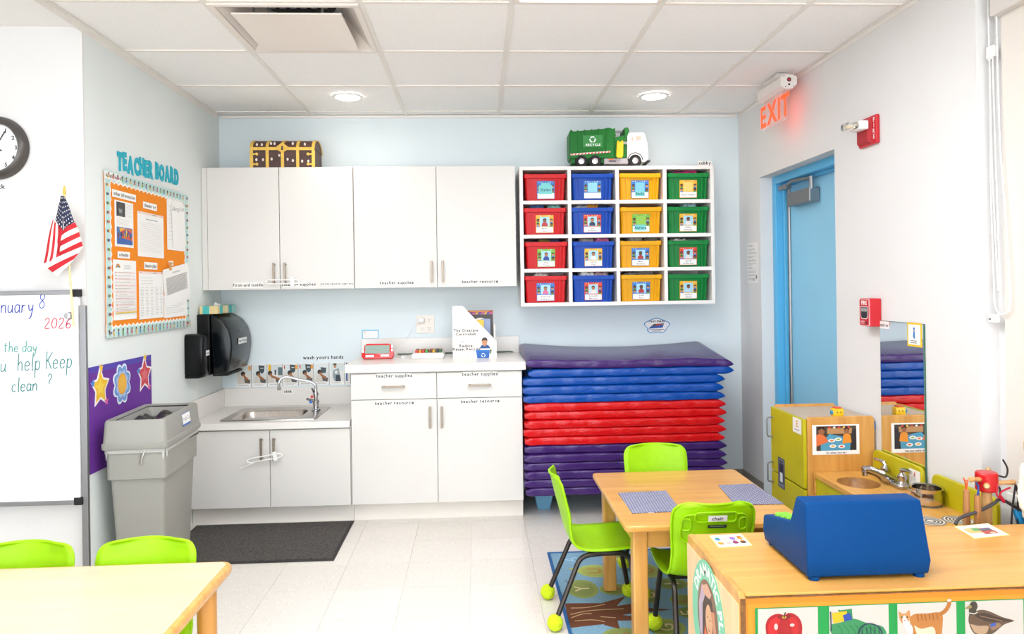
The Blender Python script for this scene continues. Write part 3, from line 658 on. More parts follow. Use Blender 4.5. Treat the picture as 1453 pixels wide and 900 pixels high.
# file box with books
t = thing('file_box', 'white cardboard file box printed with a child holding a blue recycling bin', 'file box', (-.02, 4.55, CT))
fz, fa, fb = CT, -.148, .121; y0, y1 = 4.497, 4.62
pf = [(fa, fz), (fb, fz), (fb, 1.03), (-.083, 1.247), (fa, 1.247)]
M_card = mat('white_box_card', 'F3EDE7', .55); M_navy = mat('blue_box_lining', '1F6A94', .6)
MB().prism(pf, 1, y0, y0+.004).build('front_panel', M_card, t, w=True)
MB().prism(pf, 1, y1-.004, y1).build('back_panel', M_card, t, w=True)
MB().prism([(x, z) for x, z in [(fa+.003, fz+.003), (fb-.003, fz+.003), (fb-.003, 1.027), (-.084, 1.243), (fa+.003, 1.243)]], 1, y0+.004, y0+.006).build('lining', M_navy, t, w=True)
MB().prism([(x, z) for x, z in [(fa+.003, fz+.003), (fb-.003, fz+.003), (fb-.003, 1.027), (-.084, 1.243), (fa+.003, 1.243)]], 1, y1-.006, y1-.004).build('lining', M_navy, t, w=True)
MB().box(fa, y0+.006, fz, fa+.004, y1-.006, 1.247).build('spine', M_card, t, w=True); MB().box(fb-.004, y0+.006, fz, fb, y1-.006, 1.03).build('lip', M_card, t, w=True)
p = Print(); G = '463E38'; O = -.148
def T(s_, x, z, sz, c=G, b=0): p.text(s_, x, z, sz, c, bold=b)
T('The Creative', .082, .165, .0165, G, 1); T('Curriculum', .082, .142, .0165, G, 1); T('for Preschool, Guided Edition', .082, .126, .0075, '9DB0B5'); p.disc(.062, .104, .003, .003, '333333', 8); p.lines(.068, .11, .103, .102, 1, 'B5A89C', .0012, .02)
T('Reduce,', .085, .070, .0165, G, 1); T('Reuse, Recycle', .085, .050, .0165, G, 1); p.disc(.089, .026, .003, .003, 'E9A14C', 8); p.disc(.089, .016, .003, .003, 'E9A14C', 8)
p.build('title_print', t, (fa, y0-.0002, fz), UX, UZ); p = Print(); p.disc(.131, .165, .004, .003, '4B4038', 6); p.disc(.152, .055, .004, .003, '2D2D2D', 6)
p.poly([(.165, .06), (.175, .078), (.19, .086), (.204, .086), (.22, .078), (.232, .06)], '1C4C8C'); p.disc(.196, .096, .0165, .022, 'C98B63', 14); p.poly([(.178, .102), (.18, .118), (.19, .127), (.204, .127), (.213, .118), (.214, .102), (.205, .11), (.188, .11)], '2B1C14')
p.disc(.19, .097, .002, .002, '2B1C14', 6); p.disc(.203, .097, .002, .002, '2B1C14', 6); p.line([(.189, .084), (.196, .081), (.203, .084)], .0015, 'A34B3A')
p.poly([(.142, .046), (.228, .046), (.222, .001), (.15, .001)], '1560B0'); p.poly([(.14, .051), (.23, .051), (.229, .044), (.141, .044)], '1E78CC'); p.disc(.232, .046, .006, .008, 'C98B63', 8); p.poly([(.232, .06), (.239, .05), (.236, .026), (.228, .03)], '3D6B3A')
def recyc(p, cx, cy, r, col, n=3):
    for k in range(3):
        a = PI/2+k*2*PI/3; pts = []
        for j in range(5): b = a-.75+j*.32; pts.append((cx+r*cos(b), cy+r*sin(b)))
        p.line(pts, r*.42, col); e = a-.75+4*.32; d = e+.5
        p.poly([(cx+r*1.42*cos(e), cy+r*1.42*sin(e)), (cx+r*.58*cos(e), cy+r*.58*sin(e)), (cx+r*1.0*cos(d), cy+r*1.0*sin(d))], col)
recyc(p, .187, .018, .011, 'DCE9F5')
p.build('child_picture', t, (fa, y0-.0002, fz), UX, UZ)
p = Print(); p.card(0, 0, .1, .1, 'EFEAE6', .0004)
for k in range(6): p.lines(.02+.01*k, .026+.01*k, .09-.002*k, .03, 12, '8B8FA0', .002, .6)
p.build('side_print', t, (fb+.0002, y0+.011, fz+.002), UY, UZ)
def book(x0, x1, z1, yb, th, cover, label, deco=None, page='EFE9DF'):
    b = thing('book', label, 'book', ((x0+x1)/2, yb, fz+.005), group='books in the file box')
    MB().box(x0+.003, yb+.0015, fz+.006, x1-.003, yb+th-.0015, z1-.003).build('pages', mat('page_cream', 'EFE9DF', .8), b, w=True)
    p = MB().box(x0, yb, fz+.004, x1, yb+.0015, z1).box(x0, yb+th-.0015, fz+.004, x1, yb+th, z1).box(x0, yb, fz+.004, x0+.0015, yb+th, z1)
    c_ = p.build('cover', mat('cover_'+cover, cover, .4), b, w=True)
    if deco: deco(b)
    return b
def dk(b):
    p = Print(); p.rect(.02, .28, .14, .284, 'E9A14C'); p.disc(.085, .215, .04, .028, 'EFE6DA', 18); p.disc(.085, .205, .034, .024, '9A3A26', 16); p.rect(.05, .14, .115, .2, 'D9B53A')
    for q in range(4): p.rect(.052, .145+q*.014, .10, .151+q*.014, 'F0D35A')
    p.disc(.145, .12, .006, .006, 'E7B93B', 8); p.disc(.02, .23, .007, .007, 'D07A2A', 8)
    p.build('cover_print', b, (-.062, 4.5468, fz+.004), UX, UZ)
def st(b):
    p = Print()
    for q in range(9): p.poly([(.0+q*.018, .262), (.012+q*.018, .262), (.02+q*.018, .276), (.008+q*.018, .276)], ['E0B51E', '6B3C9C', 'D65A8E'][q % 3])
    p.build('cover_print', b, (-.062, 4.5598, fz+.004), UX, UZ)
book(-.064, .103, 1.217, 4.575, .016, '9E4228', 'tall book with a rust red cover at the back of the file box')
book(-.064, .096, 1.204, 4.56, .012, '7E5CA0', 'book with a striped yellow and purple top edge in the file box', st)
book(-.064, .1, 1.192, 4.547, .01, '3A3430', 'dark brown picture book leaning in the file box', dk)
book(.03, .085, 1.165, 4.53, .012, '8E9CC0', 'slim periwinkle blue book at the front of the file box')
book(-.02, .045, 1.16, 4.514, .012, 'E0C02E', 'small yellow book behind the front panel of the file box')
book(.104, .1165, 1.13, 4.53, .06, 'EDE6DE', 'narrow white booklet standing at the right end of the file box')
# ================================================================== cubby unit with bins
CX0, CX1, CZ0, CZ1, CYF = .281, 1.521, 1.236, 2.116, 4.577
t = thing('cubby_shelf', 'white wall-mounted cubby of sixteen square compartments', 'cubby', ((CX0+CX1)/2, YW, CZ0))
M_cub = mat('cubby_white_laminate', 'F3EDE8', .45); th = .022
cw = (CX1-CX0-th)/4; chh = (CZ1-CZ0-th)/4
for k in range(5):
    MB().box(CX0+k*cw, CYF, CZ0+(th if 0 < k < 4 else 0), CX0+k*cw+th, YW-.004, CZ1-(th if 0 < k < 4 else 0)).build('side_panel' if k in (0, 4) else 'divider', M_cub, t, .001, w=True)
MB().box(CX0+th, CYF, CZ1-th, CX1-th, YW-.004, CZ1).build('top_panel', M_cub, t, .001, w=True)
MB().box(CX0+th, CYF, CZ0, CX1-th, YW-.004, CZ0+th).build('bottom_panel', M_cub, t, .001, w=True)
for r_ in range(1, 4):
    for k in range(4):
        MB().box(CX0+k*cw+th, CYF+.001, CZ0+r_*chh, CX0+(k+1)*cw, YW-.004, CZ0+r_*chh+th).build('shelf', M_cub, t, w=True)
MB().box(CX0+.004, YW-.004, CZ0+.004, CX1-.004, YW-.001, CZ1-.004).build('back_panel', M_cub, t, w=True)
tagcard('label_strip', 'cubby', (CX1-.1, CYF-.001, CZ1-.002), UX, UZ, .086, .03, 'small strip reading cubby at the top right of the cubby', 'label', .02)

def tote_meshes():
    W0, W1, Dp, H = .242, .258, .27, .168; t_ = .004
    b = MB()
    def ring(w, d, z, r=.012): return [(p[0], p[1]+Dp/2+.004, z) for p in rrect(w, d, r, 3)]
    b.rings([ring(W0-2*t_, Dp-.03-2*t_, .006), ring(W1-2*t_, Dp-.012-2*t_, H-.004), ring(W1, Dp-.012, H-.004), ring(W0, Dp-.03, 0)], caps=False)
    n = len(ring(1, 1, 0)); b.add(ring(W0-2*t_, Dp-.03-2*t_, .006), [tuple(range(n))]); b.add(ring(W0, Dp-.03, 0), [tuple(range(n))])
    # the thick corner posts and ribs of the front
    ribs = []
    for sx in (-1, 1):
        r1 = MB()
        for a, c in ((.085, .093), (.108, .118)):
            r1.add([(sx*a*.94, .0105, .004), (sx*c*.94, .0105, .004), (sx*c, .002, H-.03), (sx*a, .002, H-.03), (sx*a*.94, .018, .004), (sx*c*.94, .018, .004), (sx*c, .012, H-.03), (sx*a, .012, H-.03)],
                   [(0, 1, 2, 3), (4, 7, 6, 5), (0, 4, 5, 1), (1, 5, 6, 2), (2, 6, 7, 3), (3, 7, 4, 0)])
        ribs.append(r1.mesh('rib'))
    rim = MB()
    o1, o2 = rrect(.272, Dp+.006, .014, 3), rrect(.252, Dp-.016, .01, 3)
    n = len(o1); f = lambda P, z: [(p[0], p[1]+Dp/2+.002, z) for p in P]
    rim.rings([f(o2, H-.026), f(o1, H-.026), f(o1, H), f(o2, H), f(o2, H-.026)], caps=False)
    for sx in (-1, 1): rim.box(sx*.115-.014, -.004, H-.0265, sx*.115+.014, .004, H+.001)
    return b.mesh('body', smooth=True), ribs, rim.mesh('rim', .0015)
tb, tribs, trm = tote_meshes()
TOTE = [('red', 'D0101A'), ('blue', '0648B0'), ('yellow', 'EBA900'), ('green', '0A8038')]
TM = [mat('tote_'+n, c, .4, spec=.3) for n, c in TOTE]
TMESH = []
for m in TM:
    row = []
    for me in (tb, tribs[0], tribs[1], trm):
        q = me.copy(); q.materials.append(m); row.append(q)
    TMESH.append(row)
SK = ['7A4A30', 'A8704A', 'C99068', '5A3626']; FR = {'b': '2E78C8', 'y': 'F0B323', 'r': 'DE3F27', 'g': '6FB536'}
def tote_card(tote, k):
    fr, shirt, skin, names, note, ncol, sid = k
    p = Print(); w, h = .112, .112; p.card(-w/2, 0, w/2, h, FR[fr], .001)
    p.rect(-.03, .04, .03, h-.012, 'A9D8EE' if not note else ncol)
    for q in range(7): p.disc(-.045+q*.015, h-.006, .003, .003, ['FFE14D', 'FFFFFF', 'E04E8A', '61C06A'][q % 4], 6)
    for sx in (-1, 1):
        for z in (.078, .052):
            c = SK[int(z*1000+sx*3+len(fr)) % 4]
            p.poly([(sx*.043-.009, z-.02), (sx*.043+.009, z-.02), (sx*.043+.007, z-.008), (sx*.043-.007, z-.008)], ['E8403A', '2D7FD0', 'F3C32E', '57A84A'][int(z*1000+sx+2) % 4])
            p.disc(sx*.043, z, .009, .0095, c, 10); p.poly([(sx*.043-.0095, z), (sx*.043-.008, z+.008), (sx*.043, z+.0115), (sx*.043+.008, z+.008), (sx*.043+.0095, z), (sx*.043, z+.004)], '24160F')
    if not note:
        p.poly([(-.019, .042), (-.017, .058), (-.008, .066), (.008, .066), (.017, .058), (.019, .042)], shirt); p.disc(0, .077, .0105, .0125, skin, 12)
        p.poly([(-.0115, .078), (-.01, .088), (0, .092), (.01, .088), (.0115, .078), (.006, .085), (-.006, .085)], '1D130E')
    p.rect(-w/2+.003, .002, w/2-.003, .036, 'F6F1EE')
    for q, s_ in enumerate(names): p.text(s_, 0, .0225-.0155*q if len(names) > 1 else .0145, .0095, '2A2A2A', bold=0)
    if note and note != ' ':
        a = {'Dylan': (-.045, .03, .04, .085), 'Emily': (-.032, .012, .03, .045), 'Aurora': (-.04, .008, .03, .046)}[note]
        p.rect(a[0], a[1], a[2], a[3], '74CDCB'); p.text(note, (a[0]+a[2])/2, (a[1]+a[3])/2-.008, .016, '1B3A66', bold=1, shear=.15)
    elif note == ' ': pass
    # the card lies on the sloping front of the bin
    return p.build('name_card', tote, Vector((-.002+sid, .0068, .012)), UX, Vector((0, -.0092, .168)), w=False)
CARDS = [[('b', '', '', [], 'Dylan', '74CDCB', .004), ('b', '', '', [], ' ', '8FD0EA', .002), ('b', '', '', [], 'Emily', '7CC3E8', 0), ('y', '', '', ['Extra clothes'], ' ', 'F3CE74', 0)],
         [('y', 'B8202A', SK[0], ['Malyk', 'Ruiz'], None, '', 0), ('r', '1E3552', SK[1], ['Noel', 'Beauport'], None, '', 0), ('g', '', '', [], 'Aurora', '8CC14A', 0), ('y', 'E8E4E0', SK[0], ['Kaden', 'Decarde'], None, '', 0)],
         [('g', '1F3F9A', SK[1], ['Ethan', 'Tobon'], None, '', 0), ('y', 'F0EDEA', SK[1], ['Zariah', 'Puig'], None, '', 0), ('b', 'B02A30', SK[3], ['Mikal', 'Hammons'], None, '', 0), ('r', 'E6E2E0', SK[0], ['Jarrell', 'Smallwood'], None, '', 0)],
         [('b', 'E26A9A', SK[1], ['Anthonella', 'Rodriguez'], None, '', 0), ('r', 'E9DCD6', SK[1], ['Antonella', 'Martinez'], None, '', 0), ('b', 'B8262E', SK[3], ['Khalil', 'Kerr'], None, '', 0), ('y', 'BFD6EC', SK[0], ['Kahlani', 'Daniel'], None, '', 0)]]
ROWN = ['top', 'second', 'third', 'bottom']
CLOTH = {(1, 0): [('3E5C8C', -.05, .05), ('79B7B0', .06, .035)], (1, 1): [('A9A7AC', -.07, .03), ('E2942A', 0, .035), ('22304A', .06, .035)], (1, 3): [('8FB3B5', .02, .045)], (0, 3): [('D0307E', .03, .03), ('C22A72', -.04, .025)],
         (2, 0): [('7C6A2E', 0, .03), ('35406A', .05, .025)], (2, 1): [('A79A92', -.04, .045), ('D772A2', .06, .03)], (2, 2): [('8E8A80', -.03, .05), ('6F6A60', .07, .04)], (2, 3): [('D9D4CE', -.05, .02)],
         (3, 0): [('D8CFC8', -.03, .03)], (3, 1): [('E8E0DC', -.04, .045), ('C9A8AE', .05, .03)], (3, 2): [('8A857F', -.06, .025)]}
CLN = {'3E5C8C': 'faded denim', '79B7B0': 'teal patterned', 'A9A7AC': 'grey', 'E2942A': 'orange', '22304A': 'navy', '8FB3B5': 'pale teal', 'D0307E': 'magenta', 'C22A72': 'dark pink', '7C6A2E': 'olive', '35406A': 'indigo', 'A79A92': 'taupe', 'D772A2': 'pink', '8E8A80': 'grey-green', '6F6A60': 'dark taupe', 'D9D4CE': 'off-white', 'D8CFC8': 'cream', 'E8E0DC': 'white', 'C9A8AE': 'dusty pink', '8A857F': 'grey'}
for r_ in range(4):
    for k in range(4):
        x = CX0+th/2+(k+.5)*cw; z = CZ0+(3-r_)*chh+th; cn = TOTE[k][0]
        card = CARDS[r_][k]; nm = ('with a handwritten note' if card[4] and card[4] != ' ' else 'with a blank name card' if (card[4] == ' ' and not card[3]) else 'with an extra clothes card' if card[4] == ' ' else 'with a child photo card')
        tt = thing('storage_bin', '%s plastic storage bin %s in the %s cubby row' % (cn, nm, ROWN[r_]), 'bin', (x+rnd.uniform(-.006, .004), CYF+.012, z+.0005), rnd.uniform(-.015, .015), 'coloured cubby bins')
        for me, nme in zip(TMESH[k], ('body', 'corner_rib', 'corner_rib', 'rim')): link(nme, me, None, tt)
        tote_card(tt, card)
        for q, (cc, dx, hh) in enumerate(CLOTH.get((r_, k), [])):
            sd = rnd.random()*6
            def fn(u, v, dx=dx, hh=hh, sd=sd):
                a, b_ = (u-.5)*2, (v-.5)*2; rr = max(0, 1-(a**6+b_**8)*.9)
                return (x+dx+a*.052, CYF+.118+b_*.074, z+.140+(.034+hh*.5)*rr**.4+.007*sin(6*a+sd)*cos(5*b_+sd)+.004*sin(13*a+7*b_))
            m = MB().grid(fn, 14, 14)
            meta(m.build('clothing', mat('cloth_'+cc, cc, .9, noise=(55, .45, 2)), None, smooth=True, ang=180), '%s clothing bulging out of the %s bin, %s row' % (CLN[cc], cn, ROWN[r_]), 'clothing', 'clothes in the cubby bins')

# ================================================================== recycling truck on the cubby
t = thing('toy_truck', 'green and white toy recycling truck on top of the cubby', 'toy truck', (.862, 4.715, CZ1+.001), -.03)
M_tg = mat('truck_green', '167226', .45, spec=.3); M_tw = mat('truck_white', 'F4F1F0', .3); M_tgrey = mat('truck_grey', 'A9A3A6', .4); M_tyre = mat('tyre_black', '17171A', .75); M_ty = mat('truck_yellow', 'F2C313', .4)
def tb_(name, m, *a, bev=.003, parent=None): return MB().box(*a).build(name, m, parent or t, bev)
bd = MB().prism([(-.25, .075), (-.252, .225), (-.24, .245), (-.225, .232), (-.02, .248), (.0, .255), (.035, .245), (.035, .06), (-.245, .06)], 1, -.085, .085).build('hopper', M_tg, t, .004)
for q in range(6): MB().box(-.245+q*.045, -.089, .085, -.239+q*.045, .089, .236+.003*q).build('rib', M_tg, bd, .001)
p = Print(); p.rect(-.165, .128, -.04, .205, '2F8A3E'); recyc(p, -.103, .178, .017, 'F3F7F3'); p.text('RECYCLE', -.1, .137, .014, 'F3F7F3', bold=1); p.build('side_logo', bd, (0, -.0902, 0), UX, UZ, w=False)
p = Print(); p.poly([(-.245, .088), (.01, .104), (.01, .094), (-.245, .077)], 'F4EEEA')
for q in range(12): x = -.243+q*.0212; z = .0775+q*.0013; p.poly([(x, z), (x+.011, z+.0008), (x+.017, z+.0105), (x+.006, z+.0098)], 'D8452E')
p.build('warning_stripe', bd, (0, -.0906, 0), UX, UZ, w=False)
MB().prism([(.035, .06), (.035, .19), (.115, .21), (.115, .06)], 1, -.08, .08).build('loading_bay', M_tg, t, .003)
MB().prism([(.033, .19), (.033, .248), (.043, .252), (.047, .2)], 1, -.085, .085).build('bay_wall', M_tg, t, .002)
MB().prism([(.105, .19), (.103, .252), (.125, .255), (.135, .235), (.118, .19)], 1, -.085, .085).build('bay_wall', M_tg, t, .002)
MB().box(.045, -.07, .19, .105, .07, .196).build('bay_floor', mat('bay_dark', '12401A', .6), t); MB().tube([(.04, 0, .245), (.11, 0, .245)], .008, 8).build('bay_roller', M_tgrey, t)
cb = MB().prism([(.118, .06), (.12, .205), (.135, .222), (.225, .222), (.235, .21), (.252, .15), (.256, .06), (.24, .035), (.19, .035), (.19, .05), (.12, .05)], 1, -.082, .082).build('cab', M_tw, t, .005)
M_tglass = mat('truck_window_tint', 'C9BBAF', .15)
for a, b, c_, d in ((.147, .167, .16, .196), (.175, .17, .21, .2)): MB().box(a, -.0828, b, c_, -.0815, d).build('side_window', M_tglass, cb)
MB().add([(.2385, -.07, .205), (.2385, .07, .205), (.2525, .07, .157), (.2525, -.07, .157)], [(0, 1, 2, 3)]).build('windscreen', M_tglass, cb)
for zz in (.14, .12, .1): MB().box(.252, -.06, zz, .2575, .06, zz+.006).build('grille_bar', M_tgrey, cb)
MB().box(.245, -.075, .034, .268, .075, .046).build('bumper', mat('bumper_dark', '3A3A3E', .5), t, .002)
yl = MB().prism([(.045, .07), (.052, .16), (.058, .172), (.065, .16), (.08, .162), (.086, .174), (.093, .16), (.09, .07), (.08, .055), (.07, .062), (.06, .055)], 1, -.1, -.086).build('lift_arm', M_ty, t, .003)
MB().box(.09, -.096, .145, .118, -.088, .16).build('lift_rod', M_tgrey, yl)
MB().box(-.03, -.08, .022, .125, .08, .058).build('chassis', M_tgrey, t, .003); tb_('tool_box', M_tg, -.235, -.07, .03, -.03, .07, .06)
for a, b, c_, z in ((.0, .03, 'E2752A', .048), (.0, .045, '333338', .036)): MB().box(a, -.083, z, b, -.0795, z+.007).build('side_panel_mark', mat('tm'+c_, c_, .5), t)
for x in (-.175, -.088, .17):
    for sy in (-1, 1):
        wn = MB().lathe([(.018, -.016), (.036, -.016), (.041, -.011), (.041, .011), (.036, .016), (.018, .016)], (x, sy*.07, .041), 20, axis=1).build('wheel', M_tyre, t, smooth=True)
        MB().lathe([(.001, -.017), (.012, -.018), (.021, -.0155), (.021, .0155), (.012, .018), (.001, .017)], (x, sy*.07, .041), 14, axis=1).build('hub', mat('hub_chrome', 'D8D3D6', .25, .7), wn, smooth=True)
MB().prism([(.17+.05*cos(a*PI/8), .045+.05*sin(a*PI/8)) for a in range(9)]+[(.17+.044*cos(a*PI/8), .045+.044*sin(a*PI/8)) for a in range(8, -1, -1)], 1, -.0835, -.06).build('wheel_arch', mat('arch_dark', '2B2B2F', .6), cb)

# ================================================================== treasure chest on the wall cabinet
t = thing('toy_chest', 'brown card treasure chest with gold straps on the wall cabinet', 'chest', (-1.184, 4.70, UZ1+.001), .025)
M_chest = wood('chest_brown', '5A3B34', '452C27', 0, rough=.55, scale=10, coat=0); M_gold = mat('gold_card', 'E8BE52', .45, .1, noise=(40, .1, 2))
cp = [(-.13, 0), (-.13, .12)]+[(-.13*cos(a*PI/10), .12+.055*sin(a*PI/10)) for a in range(1, 10)]+[(.13, .12), (.13, 0)]
MB().prism([(y, z) for y, z in [(-.13, 0), (.13, 0), (.13, .118), (-.13, .118)]], 0, -.19, .19).build('box', M_chest, t, .002)
ld = [(-.132, .12)]+[(-.132*cos(a*PI/12), .12+.066*sin(a*PI/12)) for a in range(1, 12)]+[(.132, .12)]
MB().prism(ld, 0, -.191, .191).build('lid', M_chest, t, .002)
MB().box(-.193, -.136, .108, .193, -.128, .126).build('gold_band', M_gold, t, .001)
for x in (-.187, -.092, .0, .092, .187):
    s_ = MB().box(x-.009, -.1355, 0, x+.009, -.129, .108); pts = [(-.134*cos(a*PI/24), .12+.069*sin(a*PI/24)) for a in range(0, 25)]
    s_.build('strap', M_gold, t)
    o_ = MB(); ring = [[(x-.009, y, z), (x+.009, y, z), (x+.009, y*.97, .12+(z-.12)*.95), (x-.009, y*.97, .12+(z-.12)*.95)] for y, z in pts]
    o_.rings(ring).build('lid_strap', M_gold, t)
p = Print(); p.sheet([(-.045, .118), (0, .09), (.045, .118), (.04, .125), (0, .155), (-.04, .125)], 'E3B64A', .002); p.disc(0, .128, .006, .006, '2B1A10', 10); p.poly([(-.004, .126), (.004, .126), (.007, .108), (-.007, .108)], '2B1A10'); p.build('lock_plate', t, (0, -.1362, 0), UX, UZ, w=False)
for sx in (-1, 1):
    for z in (.022, .084):
        MB().prism([(sx*.18, z-.006), (sx*.158, z-.003), (sx*.158, z+.003), (sx*.18, z+.006)], 1, -.1358, -.130).build('corner_point', M_gold, t); MB().lathe([(.001, 0), (.009, 0), (.009, .005), (.001, .006)], (sx*.155, -.130, z), 10, axis=1).build('corner_knob', M_gold, t)
for k, (x, z) in enumerate(((-.158, .05), (-.118, .05), (-.066, .054), (-.02, .076), (.03, .052), (.062, .044), (.118, .04), (.156, .04), (-.155, .143), (-.125, .143), (-.07, .15), (-.048, .149), (.062, .15), (.135, .146))):
    y = -.1305 if z < .12 else -.1265; dz = 0 if z < .12 else .0
    MB().ball((x, y, z), .0075, 8, (.9, .5, 1.3)).build('shell_sticker', mat('shell_white', 'F1E3DA', .5), t, smooth=True)

# ================================================================== rest mats
def vinyl(n, c):
    m = mat(n, c, .26, spec=.45); nt = m.node_tree; tc = nt.nodes.new('ShaderNodeTexCoord'); mp = nt.nodes.new('ShaderNodeMapping'); mp.inputs['Scale'].default_value = (26, 8, 60); mp.inputs['Rotation'].default_value = (0, .5, 0)
    nz = nt.nodes.new('ShaderNodeTexNoise'); nz.inputs['Scale'].default_value = 1; nz.inputs['Detail'].default_value = 3; nt.links.new(tc.outputs['Object'], mp.inputs['Vector']); nt.links.new(mp.outputs['Vector'], nz.inputs['Vector'])
    bp = nt.nodes.new('ShaderNodeBump'); bp.inputs['Strength'].default_value = .5; bp.inputs['Distance'].default_value = .006; nt.links.new(nz.outputs['Fac'], bp.inputs['Height']); nt.links.new(bp.outputs['Normal'], nt.nodes['Principled BSDF'].inputs['Normal']); return m
M_purp = vinyl('purple_vinyl', '3E1F66'); M_blue = vinyl('blue_vinyl', '0648A0'); M_redv = vinyl('red_vinyl', 'D00A12')
MX0, MX1, MY0, MY1 = .268, 1.455, 4.222, 4.825
def rest_mat(name, z0, hgt, m, label, dx0, dx1, dy, sd, shape=None):
    r_ = random.Random(sd); ph = [r_.uniform(0, 6) for _ in range(6)]
    x0, x1, y0, y1 = MX0+dx0, MX1+dx1, MY0+dy, MY1+min(0, dy)
    t = thing(name, label, 'rest mat', ((x0+x1)/2, (y0+y1)/2, z0), group='stacked vinyl rest mats')
    NU = 56; D_ = y1-y0; rings = []; seam = []
    for i in range(NU+1):
        u = i/NU; u = 1-(1-u)**1.35 if u > 0 else 0
        x = x0+(x1-x0)*u; du, dl = (1-u)*(x1-x0), u*(x1-x0)
        e = min(1, du/.042)**.5*(.55+.45*min(1, dl/.012)**.5); h = max(.0012, hgt*e)
        r = min(.0125, h*.34)
        ring = []
        for (py, pz) in rrect(D_, h, r, 4):
            v = py/D_+.5; y = (y0+y1)/2+py; wob = .0022*sin(x*31+ph[0]+v*3)+.0014*sin(x*67+ph[2])
            if v < .1: y += wob+.003*sin(x*13+ph[3])
            z = z0+hgt/2+pz+(.0011*sin(x*23+ph[1])*sin(v*5+ph[4])*e if pz > 0 else 0)-.004*(1-e)
            if shape: z += shape(u, v)
            ring.append((x, y, z))
        rings.append(ring)
    MB().rings(rings).build('cover', m, t, smooth=True, ang=75, w=True)
    for j in range(9):
        v = j/8; q = z0+hgt/2-.004+(shape(1, v) if shape else 0); seam.append((x1+.001, y0+D_*v, q))
    MB().tube(seam, .0022, 5).build('welded_seam', m, t, smooth=True, w=True)
    return t
z = .142; sp_ = .0492
seq = ['p']*6+['r']*5+['b']*4
nmz = {'p': 'purple', 'r': 'red', 'b': 'blue'}; ordn = ['lowest', 'second lowest', 'third lowest', 'fourth lowest', 'fifth lowest', 'uppermost']
cnt = {'p': 0, 'r': 0, 'b': 0}; tot = {'p': 6, 'r': 5, 'b': 4}
for i, k in enumerate(seq):
    c_ = cnt[k]; cnt[k] += 1; word = 'uppermost' if c_ == tot[k]-1 else ordn[c_]
    tail = {'p': 'lower purple mats', 'r': 'red mats', 'b': 'blue mats'}[k]
    dx0, dx1 = rnd.uniform(-.004, .006), rnd.uniform(-.012, .006)
    if i == 14: dx0, dx1 = .03, .055
    rest_mat('rest_mat', z+i*sp_, sp_-.0012, {'p': M_purp, 'r': M_redv, 'b': M_blue}[k], '%s vinyl rest mat, %s of the %s in the stack' % (nmz[k], word, tail), dx0, dx1, rnd.uniform(-.006, .008), 10+i)
rest_mat('rest_mat', z+15*sp_+.002, .047, M_purp, 'purple vinyl rest mat sagging on top of the whole stack', .014, .05, .0, 99,
         lambda u, v: .014*(2*u-1)**2*(1-.4*u)+v*(.03+.022*(2*u-1)**2)-.02*max(0, u-.8)/.2*(1-v)*.9-.004)
t = thing('mat_base', 'pale blue plastic base under the rest mats', 'base', (.86, 4.52, 0))
M_base = mat('pale_blue_plastic', '6FA8CC', .45)
MB().box(.31, 4.40, .112, 1.43, 4.80, .1395).build('deck', M_base, t, .006, w=True)
for x in (.335, 1.28):
    for y in (4.42, 4.68): MB().frustum((x+.022, y+.02, x+.098, y+.09), 0, (x, y, x+.12, y+.11), .113).build('leg', M_base, t, .005, w=True)
# sticker above the mats
p = Print(); cl = [(.0+.083*cos(a)*(1+.1*sin(3*a+.4)+.06*sin(7*a)), .052*sin(a)*(1+.08*sin(5*a))) for a in [2*PI*i/48 for i in range(48)]]
p.sheet(cl, '2E8CC2', .001); p.poly([(a*.93, b*.9) for a, b in cl], 'F3EEEE')
p.poly([(-.06, -.018), (.04, -.012), (.05, .018), (-.03, .006)], '2257A8'); p.poly([(-.04, -.004), (.0, .002), (.01, .012), (-.02, .014)], '5A4632'); p.poly([(-.005, .0), (.02, .002), (.024, .016), (.0, .014)], 'C43A3A'); p.disc(.034, .012, .009, .008, 'A8724A', 10)
p.text('rest mats', .0, .026, .0165, '18202B', bold=1); p.lines(-.06, .055, -.026, -.028, 1, '3A3A46', .0035, .02); p.lines(-.035, .03, -.036, -.038, 1, '3A3A46', .0035, .02)
meta(p.build('wall_sticker', None, (1.215, YW-.0015, 1.083), UX, UZ), 'cloud-shaped rest mats sticker on the wall above the mats', 'sticker')
